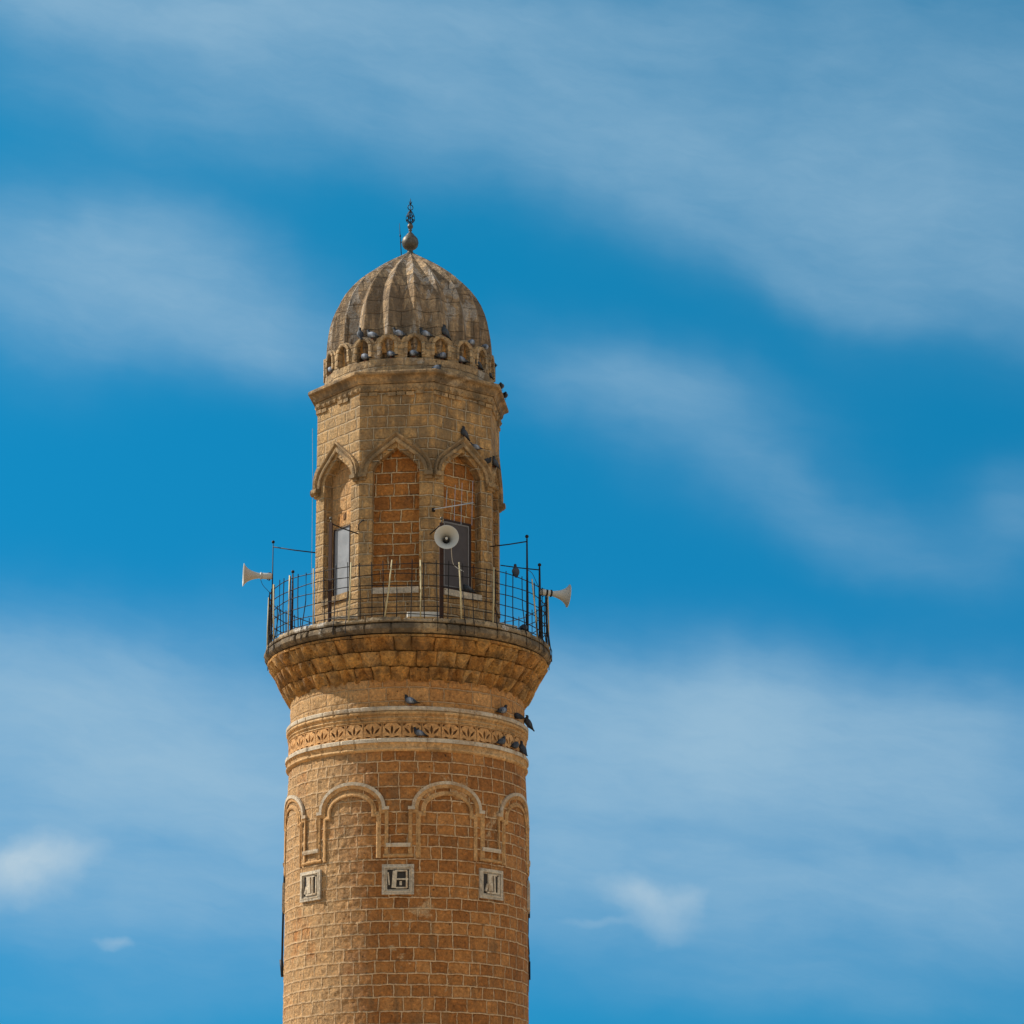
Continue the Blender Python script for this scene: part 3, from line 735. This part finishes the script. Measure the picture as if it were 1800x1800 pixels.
def pans(k, thc):
    M = Mcyl(3.232, thc)
    gap = 22.9*pi/180*3.23 - .98
    s1 = MB()
    s1.sweep([(-gap+.0, 11.72), (-gap/2, 11.72), (0, 11.72), (gap/2, 11.72), (gap, 11.72)], [(-.045, 0), (-.05, .055), (.0, .07), (.05, .07), (.055, 0)], M, tint=.5)
    s1.build('pilaster_sill', M_pale, mn)
    s1 = MB(); q = gap + .08
    s1.sweep([(-q, 11.45), (-q/2, 11.45), (0, 11.45), (q/2, 11.45), (q, 11.45)], [(-.04, 0), (-.03, .03), (.0, .04), (.04, .015), (.05, 0)], M, tint=.5)
    s1.build('lower_moulding', M_arch, mn)
    # square carved panel
    pw, ph, pc = .375, .355, 10.84
    p1 = MB()
    sq = lambda a, b_: [(-a, pc-b_), (-a, pc+b_), (a, pc+b_), (a, pc-b_)]
    p1.sweep(sq(pw, ph), [(-.10, 0), (-.10, .03), (-.055, .035), (-.05, .062), (.03, .062), (.03, 0)], M, closed=True, tint=.6)
    fr = p1.build('carved_panel', M_grey, mn)
    p2 = MB(); iw, ih = pw-.095, ph-.085
    p2.grid([[M(-iw + 2*iw*t/12, pc+y, .006) for t in range(13)] for y in (-ih, ih)])
    attach(p2.build('panel_field', M_field), fr)
    p3 = MB()
    def bar(x, y, hx, hy, rot=0):
        c, s_ = cos(R_(rot)), sin(R_(rot))
        q_ = [(-hx, -hy), (hx, -hy), (hx, hy), (-hx, hy)]
        plate(p3, [(x + a*c - b_*s_, pc + y + a*s_ + b_*c) for a, b_ in q_], [], M, .045, .05, .8)
    kind = k % 3
    if kind == 0:     # middle panel
        bar(-.09, 0, .055, .22, -4); bar(.10, .005, .16, .02); bar(.22, 0, .022, .22); bar(.08, .22, .15, .018); bar(.09, -.215, .14, .018); bar(.07, -.10, .03, .05)
        bar(-.235, .02, .018, .16, 6)
    elif kind == 1:   # right panel
        bar(-.05, .02, .075, .21, 3); bar(.10, .0, .022, .22, 2); bar(.04, -.225, .20, .022); bar(.245, .0, .02, .22); bar(-.17, -.10, .03, .10, -20); bar(.02, .235, .16, .015)
    else:             # left panel
        bar(.02, -.06, .065, .16, -7); bar(.07, .09, .12, .03, 8); bar(-.03, .21, .17, .022, 12); bar(.14, -.22, .10, .02, 20); bar(-.22, -.05, .016, .17)
    attach(p3.build('panel_carving', M_pale), fr)
    p4 = MB()
    p4.sweep([(-pw+.045, pc-ph+.045), (-pw+.045, pc+ph-.045), (pw-.045, pc+ph-.045), (pw-.045, pc-ph+.045)], [(-.012, .055), (-.012, .070), (.012, .070), (.012, .055)], M, closed=True, tint=.9)
    attach(p4.build('frame_bead', M_pale), fr)
for k, c in enumerate(mids): pans(k, c)

# ---- doors set in two of the arches
def off_of(fnm): return AP*cos(R_(fnm))
MR = Mfac(36.7); ML = Mfac(-53.3)
def ax(M): return (M(1, 0, 0)-M(0, 0, 0)), (M(0, 0, 1)-M(0, 0, 0))
def door(M, u0, u1, h0, h1, frm, pan, fw, inset, name='door'):
    X, Y = ax(M); d_ = -DEPTH + .03
    f = MB()
    for (a, b_) in ((u0, u0+fw), (u1-fw, u1)):
        f.box(M((a+b_)/2, (h0+h1)/2, d_), X*(b_-a)/2, Y*.03, Vector((0, 0, (h1-h0)/2)))
    for (a, b_) in ((h0, h0+fw), (h1-fw, h1)):
        f.box(M((u0+u1)/2, (a+b_)/2, d_-.002), X*((u1-u0)/2-fw), Y*.028, Vector((0, 0, (b_-a)/2)))
    fo_ = f.build('door', frm, mn)
    p = MB(); p.box(M((u0+u1)/2, (h0+h1)/2, d_-.01), X*((u1-u0)/2-fw+.002), Y*.008, Vector((0, 0, (h1-h0)/2-fw+.002)))
    attach(p.build('door_panel', pan), fo_)
    if inset:
        q = MB(); e = fw + .035
        q.sweep([(u0+e, h0+e), (u0+e, h1-e), (u1-e, h1-e), (u1-e, h0+e)], [(-.022, 0), (-.022, .012), (.022, .012), (.022, 0)], lambda u, v, o: M(u, v, o-DEPTH+.03), closed=True)
        attach(q.build('panel_bead', M_bead), fo_)
    return fo_
door(MR, -.52, .47, 18.83, 20.76, M_doorfr, M_doorpn, .045, True)
door(ML, -.46, .30, 18.78, 20.72, M_doorfr, M_sheet, .025, False)
# masonry apron that fills the foot of the left arch, put-log holes
for (M, u, h) in ((ML, -.02, 21.02), (MR, .14, 21.15)):
    X, Y = ax(M); ph = MB()
    ph.box(M(u, h, -DEPTH+.005), X*.045 + Vector((0, 0, .02)), Y*.012, Vector((0, 0, .075)))
    ph.build('putlog_hole', M_dark, mn)

# ================================================================== balcony railing
RR = 3.78; HB, HTOP = 17.56, 19.03
rl = empty('balcony_railing', pol(0, 0, HB), 'dark iron grid railing round the balcony of the minaret', 'railing')
rr = random.Random(17)
hoops = [HTOP, 18.74, 18.45, 18.15, 17.87, 17.66]
def hoopw(th, i): return .018*sin(R_(th)*3+i*1.7) + .012*sin(R_(th)*11+i*2.9)
for i, h in enumerate(hoops):
    mb = MB(); pts = []
    for k in range(181):
        th = 2.0*k
        pts.append(pol(RR + .010*sin(R_(th)*7+i), th, h + hoopw(th, i) - (0 if k < 180 else 0)))
    mb.tube(pts, .0125, 5, cap=False); mb.build('hoop', M_iron, rl)
nv = 70
for k in range(nv):
    th = 360.0/nv*k + rr.uniform(-.8, .8)+1.0; t2 = th + rr.uniform(-.7, .7)
    mb = MB(); top = HTOP + rr.uniform(.03, .12)
    low = 17.56 if rr.random() < .72 else 17.25
    ro = RR - .005 if low > 17.4 else RR + .0
    pts = [pol(RR+.02, th, HB), pol(RR+.02+rr.uniform(-.015, .015), (th+t2)/2+rr.uniform(-.12, .12), 18.3), pol(RR+.02, t2, top)]
    if low < 17.4: pts = [pol(3.925, th, 17.2), pol(3.925, th, 17.5), pol(3.89, th, 17.60)] + pts[1:]
    mb.tube(pts, .0135, 5); mb.build('upright_bar', M_iron, rl)
canes = [(471, 470, 1045), (482, 481, 1025), (507, 509, 1010), (551, 551, 994), (613, 617, 990), (676, 689, 985), (739, 739, 990), (811, 807, 988), (866, 868, 994), (944, 935, 1030), (956, 948, 1040)]
for (xb, xt, yt) in canes:
    tb = theta(xb, RR+.05, 17.6); tt = theta(xt, RR+.05, 19.1)
    if xb == 471: tb, tt = -92, -93
    if xb == 956: tb, tt = 90, 84
    mb = MB(); mb.tube([pol(RR+.06, tb, 17.54), pol(RR+.06, (tb+tt)/2+.15, 18.3), pol(RR+.05, tt, 19.12)], [.020, .022, .019], 6)
    mb.build('cane_pole', M_cane, rl)
for th in (118, 133, 150, 168, -172, -155, -139, -124):          # leaning sticks on the far side
    mb = MB(); mb.tube([pol(RR+.03, th-3, 17.58), pol(RR+.03, th+3.5, 18.3)], .012, 5); mb.build('stay_rod', M_iron, rl)
    mb = MB(); mb.tube([pol(RR+.03, th+4, 17.60), pol(RR+.03, th-4, 18.2)], .012, 5); mb.build('stay_rod', M_iron, rl)

# ================================================================== posts with ball finials
def zat(y, r, th): return H(y)*(DIST - r*cos(R_(th)))
def post(px, ytop, r, w, mat, label, stay=None, ybase=None, ballr=.045, th=None, flat=False):
    th = theta(px, r, 18.5) if th is None else th
    ht = zat(ytop, r, th); base = pol(r, th, 17.45)
    e = empty('steel_post', base, label, 'post', 'steel posts standing on the balcony')
    mb = MB()
    if flat:
        a = R_(th)+YAW; X = Vector((cos(a), sin(a), 0))
        mb.box(pol(r, th, (17.45+ht-.12)/2), X*w, Vector((-X.y, X.x, 0))*.02, Vector((0, 0, (ht-.12-17.45)/2)))
    else: mb.tube([base, pol(r, th, 18.6), pol(r, th, ht-.06)], [w, w, w*.6], 8)
    mb.build('pole', mat, e)
    mb = MB(); mb.tube([pol(r, th, ht-.14), pol(r, th, ht-.03)], w*.28, 6)
    mb.lathe([(.002, -ballr)] + [(ballr*sin(pi*k/8), -ballr*cos(pi*k/8)) for k in range(1, 8)] + [(.002, ballr)], 14, mat=Matrix.Translation(pol(r, th, ht)))
    mb.build('ball_finial', M_iron if not flat else M_lead, e)
    if stay:
        p1 = stay; p0 = pol(r, th, ht-.14); mid = (p0+p1)/2 + Vector((0, 0, -.01))
        mb = MB(); mb.tube([p0, mid, p1], .017, 6); mb.build('stay_rod', M_iron, e)
    return th, ht
def wallp(M, u, h, o=.0): return M(u, h, o)
MFL = Mfac(-98.3); MFC = Mfac(-8.3)
tP1, hP1 = post(477, 953, 3.72, .020, M_iron, 'thin dark post beside the left loudspeaker, braced to the drum', pol(2.60, -76.5, zat(971, 2.6, -76)))
tP2, hP2 = post(580, 911, 3.66, .050, M_rust, 'wide dark post in front of the pale sheet door', wallp(Mfac(-53.3), .98, zat(943, 2.4, -36)), flat=True)
tP3, hP3 = post(776, 910, 3.66, .055, M_rust, 'wide brown post carrying the loudspeaker that faces the viewer', wallp(MFC, .93, zat(937, 2.6, 10)), flat=True)
tP4, hP4 = post(927, 941, 3.70, .034, M_iron, 'tall dark post right of the drum, taller of the two there', pol(2.62, 57.5, zat(959, 2.6, 57)), ballr=.05)
tP5, hP5 = post(949, 991, 3.70, .040, M_iron, 'shorter dark post at the right end holding a loudspeaker', pol(2.60, 100, zat(992, 2.6, 100)), ballr=.05)
tP6, hP6 = post(514, 1005, 3.70, .030, M_rust, 'short rusty post among the railing bars at the left', None, ballr=.045)
# small iron hook driven into the column beside the left door
hk = MB(); hk.tube([wallp(MFC, -.86, zat(917, 2.4, -30), .0), wallp(MFC, -.90, zat(921, 2.4, -30), .12), wallp(MFC, -.98, zat(927, 2.4, -30), .14), wallp(MFC, -.98, zat(936, 2.4, -30), .10)], .018, 6)
tag(hk.build('wall_hook', M_iron), 'small dark iron hook on the drum column left of the middle arch', 'hook')

# ================================================================== loudspeakers
def loudspeaker(pos, direction, label, mount, scale=1.0, strap=False):
    e = empty('loudspeaker', pos, label, 'loudspeaker', 'horn loudspeakers on the balcony')
    q = Vector(direction).normalized().to_track_quat('Z', 'Y').to_matrix().to_4x4()
    T = Matrix.Translation(pos) @ q @ Matrix.Scale(scale, 4)
    h = MB()
    outr = [(.070, -.02), (.080, .06), (.10, .15), (.135, .25), (.185, .34), (.245, .405), (.30, .44), (.318, .452), (.320, .462)]
    inn = [(.312, .462), (.290, .445), (.235, .40), (.175, .33), (.125, .24), (.09, .14), (.078, .05)]
    h.lathe(outr + inn, 40, mat=T); h.build('horn', M_horn, e)
    t = MB(); t.lathe([(.001, .045), (.078, .05)], 30, mat=T)
    t.lathe([(.001, .05), (.055, .06), (.062, .16), (.045, .24), (.035, .30), (.001, .315)], 24, mat=T); t.build('driver_tube', M_hornin, e)
    t = MB(); t.lathe([(.001, .318), (.034, .322), (.036, .345), (.02, .36), (.001, .362)], 18, mat=T @ Matrix.Translation((0, 0, -.01))); t.build('horn_tip', M_white, e)
    d_ = MB(); d_.lathe([(.001, -.33), (.078, -.325), (.084, -.30), (.084, -.05), (.070, -.03), (.068, -.02)], 30, mat=T); d_.build('driver', M_horn, e)
    c = MB(); c.lathe([(.07, -.045), (.10, -.04), (.102, -.01), (.075, .005)], 30, mat=T)
    if strap: c.lathe([(.086, -.17), (.092, -.168), (.092, -.12), (.086, -.118)], 24, mat=T)
    c.build('collar', M_iron if strap else M_horn, e)
    br = MB(); br.tube([T @ Vector((0, -.085, -.2)), T @ Vector((0, -.12, -.25)), mount], .015, 6)
    br.tube([T @ Vector((0, .085, -.2)), T @ Vector((0, .10, -.28)), mount + Vector((0, 0, .02))], .015, 6); br.build('bracket', M_iron, e)
    return e, T
def hpt(y, r, th): return pol(r, th, zat(y, r, th))
p1m = hpt(1012, 3.72, tP1)
lp = hpt(1012.5, 3.72, tP1) + Vector((-.34, -.02, 0))
e1, T1 = loudspeaker(lp, (-1, -.16, .02), 'cream horn loudspeaker pointing left at the left edge of the balcony', p1m)
lp = hpt(957, 3.66, tP3) + Vector((.13, -.36, .0)); pm = hpt(957, 3.66, tP3)
e2, T2 = loudspeaker(lp, (.05, -1, -.02), 'pale horn loudspeaker facing the viewer in front of the dark door', pm)
lp = hpt(1041, 3.70, tP5) + Vector((.33, .03, .0)); pm = hpt(1041, 3.70, tP5)
e3, T3 = loudspeaker(lp, (1, .22, -.10), 'cream horn loudspeaker with black straps pointing right', pm, strap=True)
def cable(name, pts, r, mat, label=None, parent=None, cat='cable'):
    P_ = [Vector(p) for p in pts]; out = []
    for i in range(len(P_)-1):
        p0 = P_[max(i-1, 0)]; a = P_[i]; b_ = P_[i+1]; p3 = P_[min(i+2, len(P_)-1)]
        for t in range(5):
            t = t/5; out.append(.5*((2*a) + (-p0+b_)*t + (2*p0-5*a+4*b_-p3)*t*t + (-p0+3*a-3*b_+p3)*t**3))
    out.append(P_[-1]); mb = MB(); mb.tube(out, r, 5); o = mb.build(name, mat, parent)
    if parent is None: tag(o, label, cat)
    return o
cable('cable', [T1 @ Vector((0, -.05, .0)), T1 @ Vector((0, -.25, -.08)), T1 @ Vector((0, -.40, -.22)), hpt(1045, 3.74, tP1)], .007, M_cable, None, e1)
cable('cable', [T2 @ Vector((.12, -.22, .34)), hpt(990, 3.5, tP3+6), hpt(1003, 3.6, tP3+10)], .008, M_white, None, e2)
cable('cable', [hpt(999, 3.70, tP4), hpt(1006, 3.7, (tP4*2+tP5)/3), hpt(1022, 3.7, (tP4+tP5*2)/3), hpt(1036, 3.72, tP5)], .008, M_cable, None, e3)

# ================================================================== antenna on the right arch
an = empty('tv_antenna', hpt(894, 2.62, 14), 'thin aluminium yagi aerial with five upright rods across the right arch', 'antenna')
def hx(px, y, r):    # a point of the image plane column px at radius r
    th = theta(px, r, 21.0); return hpt(y, r, th)
b0, b1 = hx(763, 894, 2.75), hx(832, 882, 2.80)
mb = MB(); mb.tube([b0, b1], [.015, .019], 8); mb.build('boom', M_alu, an)
mb = MB(); mb.box(hx(762, 895, 2.66), (.045, 0, 0), (0, .06, 0), (0, 0, .04)); mb.build('mount_plate', M_iron, an)
for (x, ya, yb) in ((784, 860, 890), (799, 850, 915), (811, 846, 922), (830, 842, 923)):
    p = b0.lerp(b1, (x-763)/(832-763)); S_ = .0155
    yc = 894 + (882-894)*(x-763)/(832-763)
    mb = MB(); mb.tube([p + Vector((.02, 0, (yc-ya)*S_)), p, p + Vector((-.01, 0, (yc-yb)*S_))], .0065, 5); mb.build('rod', M_alu, an)

# ================================================================== lightning rod beside the finial, cables down the tower
lr = MB(); q0 = pol(.25, -90, 29.03)
dx_ = Vector((-.005, 0, 0))
lr.tube([pol(.24, -95, 28.95), pol(.27, -95, 29.45), pol(.295, -95, 29.85), pol(.31, -95, 30.12)], [.014, .014, .010, .005], 6)
lr.tube([pol(.275, -95, 29.50), pol(.04, -95, 29.80)], .010, 6)
lr.tube([pol(.285, -95, 29.70), pol(.288, -95, 29.76)], .022, 6)
tag(lr.build('lightning_rod', M_iron), 'thin dark lightning rod standing left of the metal finial', 'lightning rod')
cable('cable', [pol(2.70, -84, 23.85), pol(2.675, -84, 22.5), pol(2.665, -84, 21.0), pol(2.66, -84, 19.3)], .006, M_gcable, 'pale thin cable hanging down the left edge of the eight sided drum')
cable('cable', [pol(3.25, -96, 13.6), pol(3.275, -96, 12.0), pol(3.30, -96, 10.6), pol(3.31, -96, 9.2), pol(3.315, -96, 8.85)], .030, M_cable, 'dark cable running down the left edge of the round shaft')
cb = MB(); cb.tube([pol(3.28, -96, 8.80), pol(3.33, -96, 9.25)], .05, 8)
tag(cb.build('cable_clamp', M_cable), 'black sleeve at the lower end of the left edge cable', 'cable clamp')
cable('cable', [pol(3.25, 97, 12.4), pol(3.275, 97, 11.0), pol(3.27, 97, 9.8), pol(3.29, 97, 9.3), pol(3.26, 97, 8.4)], .022, M_iron, 'thin dark cable running down the right edge of the round shaft')
for (h, lb) in ((10.45, 'upper small dark bracket on the right edge of the shaft'), (8.95, 'lower small dark bracket on the right edge of the shaft')):
    cb = MB(); cb.box(pol(3.275, 95, h), (.035, 0, 0), (0, .05, 0), (0, 0, .10 if h > 10 else .24)); tag(cb.build('cable_bracket', M_iron), lb, 'bracket', 'cable brackets on the right edge of the shaft')

# ================================================================== planks on the balcony
def plank(x0, x1, ya, yb, r, th_, mat, label):
    a, b_ = hx(x0, ya, r), hx(x1, yb, r); X = (b_-a)/2; Y = Vector((0, 0, 1)).cross(X).normalized()*.09
    mb = MB(); mb.box((a+b_)/2, X, Y, Vector((0, 0, th_))); return tag(mb.build('plank', mat), label, 'plank', 'boards lying on the balcony edge')
plank(717, 773, 1080, 1080, 3.45, .065, M_white, 'white board lying on the balcony edge in front of the drum')
plank(872, 904, 1096, 1103, 3.50, .05, M_pale, 'short pale board on the balcony edge at the right of the drum')
plank(588, 628, 1087, 1085, 3.45, .04, M_pale, 'greyish board on the balcony edge below the left door')

# ================================================================== pigeons
mpg, n, b = principled('pigeon feathers')
at = n.node('ShaderNodeAttribute'); at.attribute_name = 'tint'
oi = n.node('ShaderNodeObjectInfo')
pc_ = n.ramp(at.outputs['Fac'], [(0.0, (.012, .013, .016)), (.2, (.016, .021, .027)), (.4, (.05, .058, .07)), (.6, (.115, .135, .17)), (.8, (.30, .335, .39)), (1.0, (.22, .05, .04))])
pc_ = n.mix(1, pc_, n.mix(oi.outputs['Random'], (.65, .65, .68), (1.3, 1.3, 1.3)), 'MULTIPLY')
n.put(b.inputs['Base Color'], pc_); b.inputs['Roughness'].default_value = .65
def pigeon_mesh(pose, dark):
    st = [(-.190, .060, .022, .005, .02), (-.183, .061, .030, .007, .05), (-.15, .067, .030, .009, .10), (-.125, .072, .029, .012, .38), (-.095, .082, .033, .022, .45), (-.06, .094, .045, .036, .55), (-.02, .105, .056, .048, .6),
          (.025, .113, .060, .056, .6), (.06, .124, .055, .056, .42), (.085, .142, .044, .046, .22), (.100, .163, .033, .035, .16), (.108, .183, .026, .028, .14), (.114, .200, .025, .026, .18), (.125, .209, .024, .023, .18),
          (.139, .208, .017, .016, .18), (.149, .204, .007, .008, .08), (.160, .200, .005, .005, .05), (.170, .195, .001, .002, .05)]
    out = []
    for (x, z, ry, rz, t) in st:
        if -.10 < x: ry *= 1.18; rz *= 1.18
        if x > .07:
            if pose == 'hunch': z = .124 + (z-.124)*.55; x = .055 + (x-.055)*.72
            if pose == 'tuck': z = .124 + (z-.124)*.30; x = .05 + (x-.05)*.45
        if dark and t > .3: t = t*.55
        out.append([x, z, ry, rz, t])
    if pose == 'up': ang = R_(38)
    elif pose == 'lean': ang = R_(-12)
    elif pose == 'dive': ang = R_(-38)
    else: ang = R_(4)
    mb = MB(); seg = 14; P = []; T = []
    piv = Vector((0, 0, .07))
    def rot(p): 
        q = Vector(p) - piv; return Vector((q.x*cos(ang) - q.z*sin(ang), q.y, q.x*sin(ang) + q.z*cos(ang))) + piv
    for i, (x, z, ry, rz, t) in enumerate(out):
        a, b_ = out[max(i-1, 0)], out[min(i+1, len(out)-1)]
        tx, tz = b_[0]-a[0], b_[1]-a[1]; l = sqrt(tx*tx+tz*tz) or 1; nx, nz = -tz/l, tx/l
        P.append([rot((x + nx*rz*sin(2*pi*k/seg), ry*cos(2*pi*k/seg), z + nz*rz*sin(2*pi*k/seg))) for k in range(seg)]); T.append(t)
    mb.grid(P, smooth=True, closed=True, tint=lambda i, j: T[i] if i > 3 or T[i] < .3 else T[i])
    # folded wings: flattened shells reaching from shoulder to tail, two dark bars
    for s_ in (-1, 1):
        Q = []; wt = []
        for (x, z, hh, oo, t) in [(.070, .118, .006, .050, .55), (.055, .118, .030, .058, .62), (.02, .112, .044, .064, .72), (-.015, .104, .044, .063, .72), (-.04, .099, .040, .058, .10), (-.05, .096, .038, .055, .66),
                                  (-.068, .092, .032, .048, .08), (-.08, .088, .028, .044, .30), (-.12, .078, .016, .032, .12), (-.165, .066, .005, .018, .06)]:
            if dark and t > .3: t *= .5
            row = []
            for k in range(7):
                a = -pi/2 + pi*k/6
                row.append(rot((x + .012*sin(a), s_*(oo*(.60 + .40*cos(a)) + .004)*1.15, z + hh*1.15*sin(a))))
            Q.append(row); wt.append(t)
        mb.grid(Q, smooth=True, tint=lambda i, j: wt[i])
    for s_ in (-1, 1):
        mb.tube([rot((.0, s_*.022, .07)), Vector((.006, s_*.022, .035)), Vector((.0, s_*.022, .004))], .0045, 5, tint=1.0)
        for a in (-30, 0, 30): mb.tube([Vector((0, s_*.022, .005)), Vector((.03*cos(R_(a)), s_*.022+.03*sin(R_(a)), .003))], .0035, 4, tint=1.0)
    for s_ in (-1, 1):   # eyes
        hx_ = out[13]; mb.box(rot((hx_[0]+.003, s_*hx_[2]*.98, hx_[1]+.004)), (.003, 0, 0), (0, .002, 0), (0, 0, .003), tint=.0)
    o = mb.build('pigeon', mpg, recalc=False); me = o.data; bpy.data.objects.remove(o); return me
PM = {(p, d_): pigeon_mesh(p, d_) for p in ('stand', 'hunch', 'tuck', 'up', 'lean', 'dive') for d_ in (0, 1)}
rp = random.Random(9)
def pigeon(px, r, h, head, pose, dark, label, th=None, scale=1.28, roll_=0.0):
    """head: degrees, 0 = facing right along the wall, 90 = facing the tower, 180 = facing left, -90 = facing out"""
    th = theta(px, r, h) if th is None else th
    o = bpy.data.objects.new('pigeon', PM[(pose, dark)]); COL.objects.link(o)
    o.location = pol(r, th, h); q_ = rp.uniform(.93, 1.07); o.rotation_euler = (R_(roll_ + rp.uniform(-5, 5)), 0, R_(head + th + rp.uniform(-12, 12)) + YAW); o.scale = (scale*q_,)*3
    tag(o, label, 'pigeon', 'pigeons perched on the minaret'); return o
def sc_top(th):   # height of the scalloped top of the niche ring at bearing th
    a = ((th - NTH0 + 9) % 18) - 9; x = abs(a)/9
    pr = [(0, 1), (.30, .93), (.60, .78), (.86, .52), (.98, .25), (1, 0)]
    for (x0, y0), (x1, y1) in zip(pr, pr[1:]):
        if x0 <= x <= x1: return 25.66 + (25.935-25.66)*(y0 + (y1-y0)*(x-x0)/(x1-x0))
    return 25.66
def on_arches(px, *a):
    th = theta(px, 2.36, 25.85); pigeon(px, 2.33, sc_top(th)-.01, *a, th=th)
on_arches(632, 150, 'up', 1, 'dark upright pigeon at the far left of the row on the dome arches')
on_arches(655, 175, 'stand', 0, 'light grey pigeon facing left above the third visible dome niche from the left')
on_arches(702, 180, 'stand', 0, 'pigeon facing left on the arch tops left of the dome centre rib')
on_arches(749, 178, 'stand', 0, 'pigeon facing left on the arch tops right of the dome centre rib')
on_arches(783, 170, 'up', 1, 'black upright pigeon with long drooping tail on the dome arches')
on_arches(829, 5, 'tuck', 0, 'pigeon with tucked head facing right above the right dome niches')
on_arches(853, 5, 'tuck', 0, 'pigeon with tucked head beside the right edge of the dome foot')
pigeon(0, 2.34, 25.68, 20, 'hunch', 1, 'dark pigeon half hidden at the right outline of the dome foot', th=88)
NB = 25.22
pigeon(583, 2.35, NB, 180, 'tuck', 0, 'pale pigeon sitting in the leftmost dome niche')
pigeon(643, 2.33, NB, 180, 'hunch', 0, 'blue grey pigeon facing left in the third dome niche from the left')
pigeon(688, 2.33, NB, 160, 'tuck', 0, 'pigeon sitting in the dome niche left of the centre one')
pigeon(728, 2.33, NB, 120, 'tuck', 0, 'pigeon turned to the wall in the centre dome niche')
pigeon(777, 2.33, NB, 10, 'tuck', 0, 'mottled pigeon facing right in the dome niche right of the centre one')
pigeon(811, 2.33, NB, 150, 'hunch', 0, 'pigeon with tail hanging right in the second dome niche right of centre')
pigeon(839, 2.33, NB, 175, 'hunch', 1, 'dark headed pigeon in the third dome niche right of centre')
pigeon(857, 2.30, NB, 100, 'up', 1, 'dark pigeon in the dome niche at the right outline')
pigeon(766, 2.46, 24.80, -5, 'hunch', 0, 'pigeon facing right on the ledge just below the dome niches')
pigeon(0, 2.47, 24.80, 30, 'hunch', 1, 'small dark pigeon on the cornice at the right foot of the dome', th=76)
pigeon(0, 2.70, 24.775, 200, 'dive', 0, 'upper pigeon with raised tail on the outer right tip of the cornice', th=70)
pigeon(0, 2.66, 24.775, 200, 'dive', 0, 'lower pigeon with raised tail on the outer right tip of the cornice', th=87)
def on_hood(M, u, head, pose, dark, label, fnm):
    pts = arch_pts(WF/2-.06, SP+.02, 23.02); hh = 22.0
    for (x0, y0), (x1, y1) in zip(pts, pts[1:]):
        if x0 <= u <= x1: hh = y0 + (y1-y0)*(u-x0)/(x1-x0)
    o = bpy.data.objects.new('pigeon', PM[(pose, dark)]); COL.objects.link(o)
    o.location = M(u, hh+.055, .055); o.rotation_euler = (0, 0, R_(head+fnm)+YAW); o.scale = (1.22,)*3
    tag(o, label, 'pigeon', 'pigeons perched on the minaret')
on_hood(MR, .02, 165, 'up', 1, 'dark pigeon upright on the point of the right hand arch', 36.7)
on_hood(MR, .42, 175, 'lean', 0, 'grey pigeon with raised tail on the right slope of the right hand arch', 36.7)
on_hood(MR, .80, -60, 'hunch', 1, 'dark pigeon at the lower right end of the right hand arch', 36.7)
on_hood(Mfac(81.7), -.72, 80, 'up', 1, 'dark pigeon on the narrow arch at the right edge of the drum', 81.7)
pigeon(907, RR+.01, HTOP+.0, 40, 'up', 1, 'pigeon perched on the top rail of the railing at the right')
pigeon(921, 3.74, 17.58, 20, 'hunch', 1, 'grey pigeon on the balcony edge at the foot of the tall right post')
o = pigeon(0, 1, 18.7, 180, 'hunch', 1, 'dark pigeon on the sill under the dark door', th=36.7); o.location = MR(.25, SILL+.025, -.08)
L1, L2 = 15.35, 14.51
pigeon(722, 3.235, L1, 165, 'stand', 0, 'lone pigeon facing left in the middle of the upper stone ring')
pigeon(882, 3.235, L1, 5, 'stand', 0, 'pigeon facing right on the right part of the upper stone ring')
pigeon(911, 3.24, L1, 100, 'hunch', 1, 'dark pigeon turned to the wall near the right end of the upper stone ring')
pigeon(0, 3.27, L1, 110, 'up', 1, 'dark upright pigeon at the right outline on the upper stone ring', th=82, roll_=0)
pigeon(738, 3.235, L2, 165, 'stand', 0, 'lone pigeon facing left in the middle of the lower stone ring by the carving')
pigeon(881, 3.235, L2, 5, 'stand', 1, 'leftmost of three dark pigeons at the right end of the lower stone ring')
pigeon(905, 3.24, L2, 15, 'hunch', 1, 'middle of three dark pigeons at the right end of the lower stone ring')
pigeon(918, 3.245, L2, 60, 'up', 1, 'rightmost of three dark pigeons at the right end of the lower stone ring')
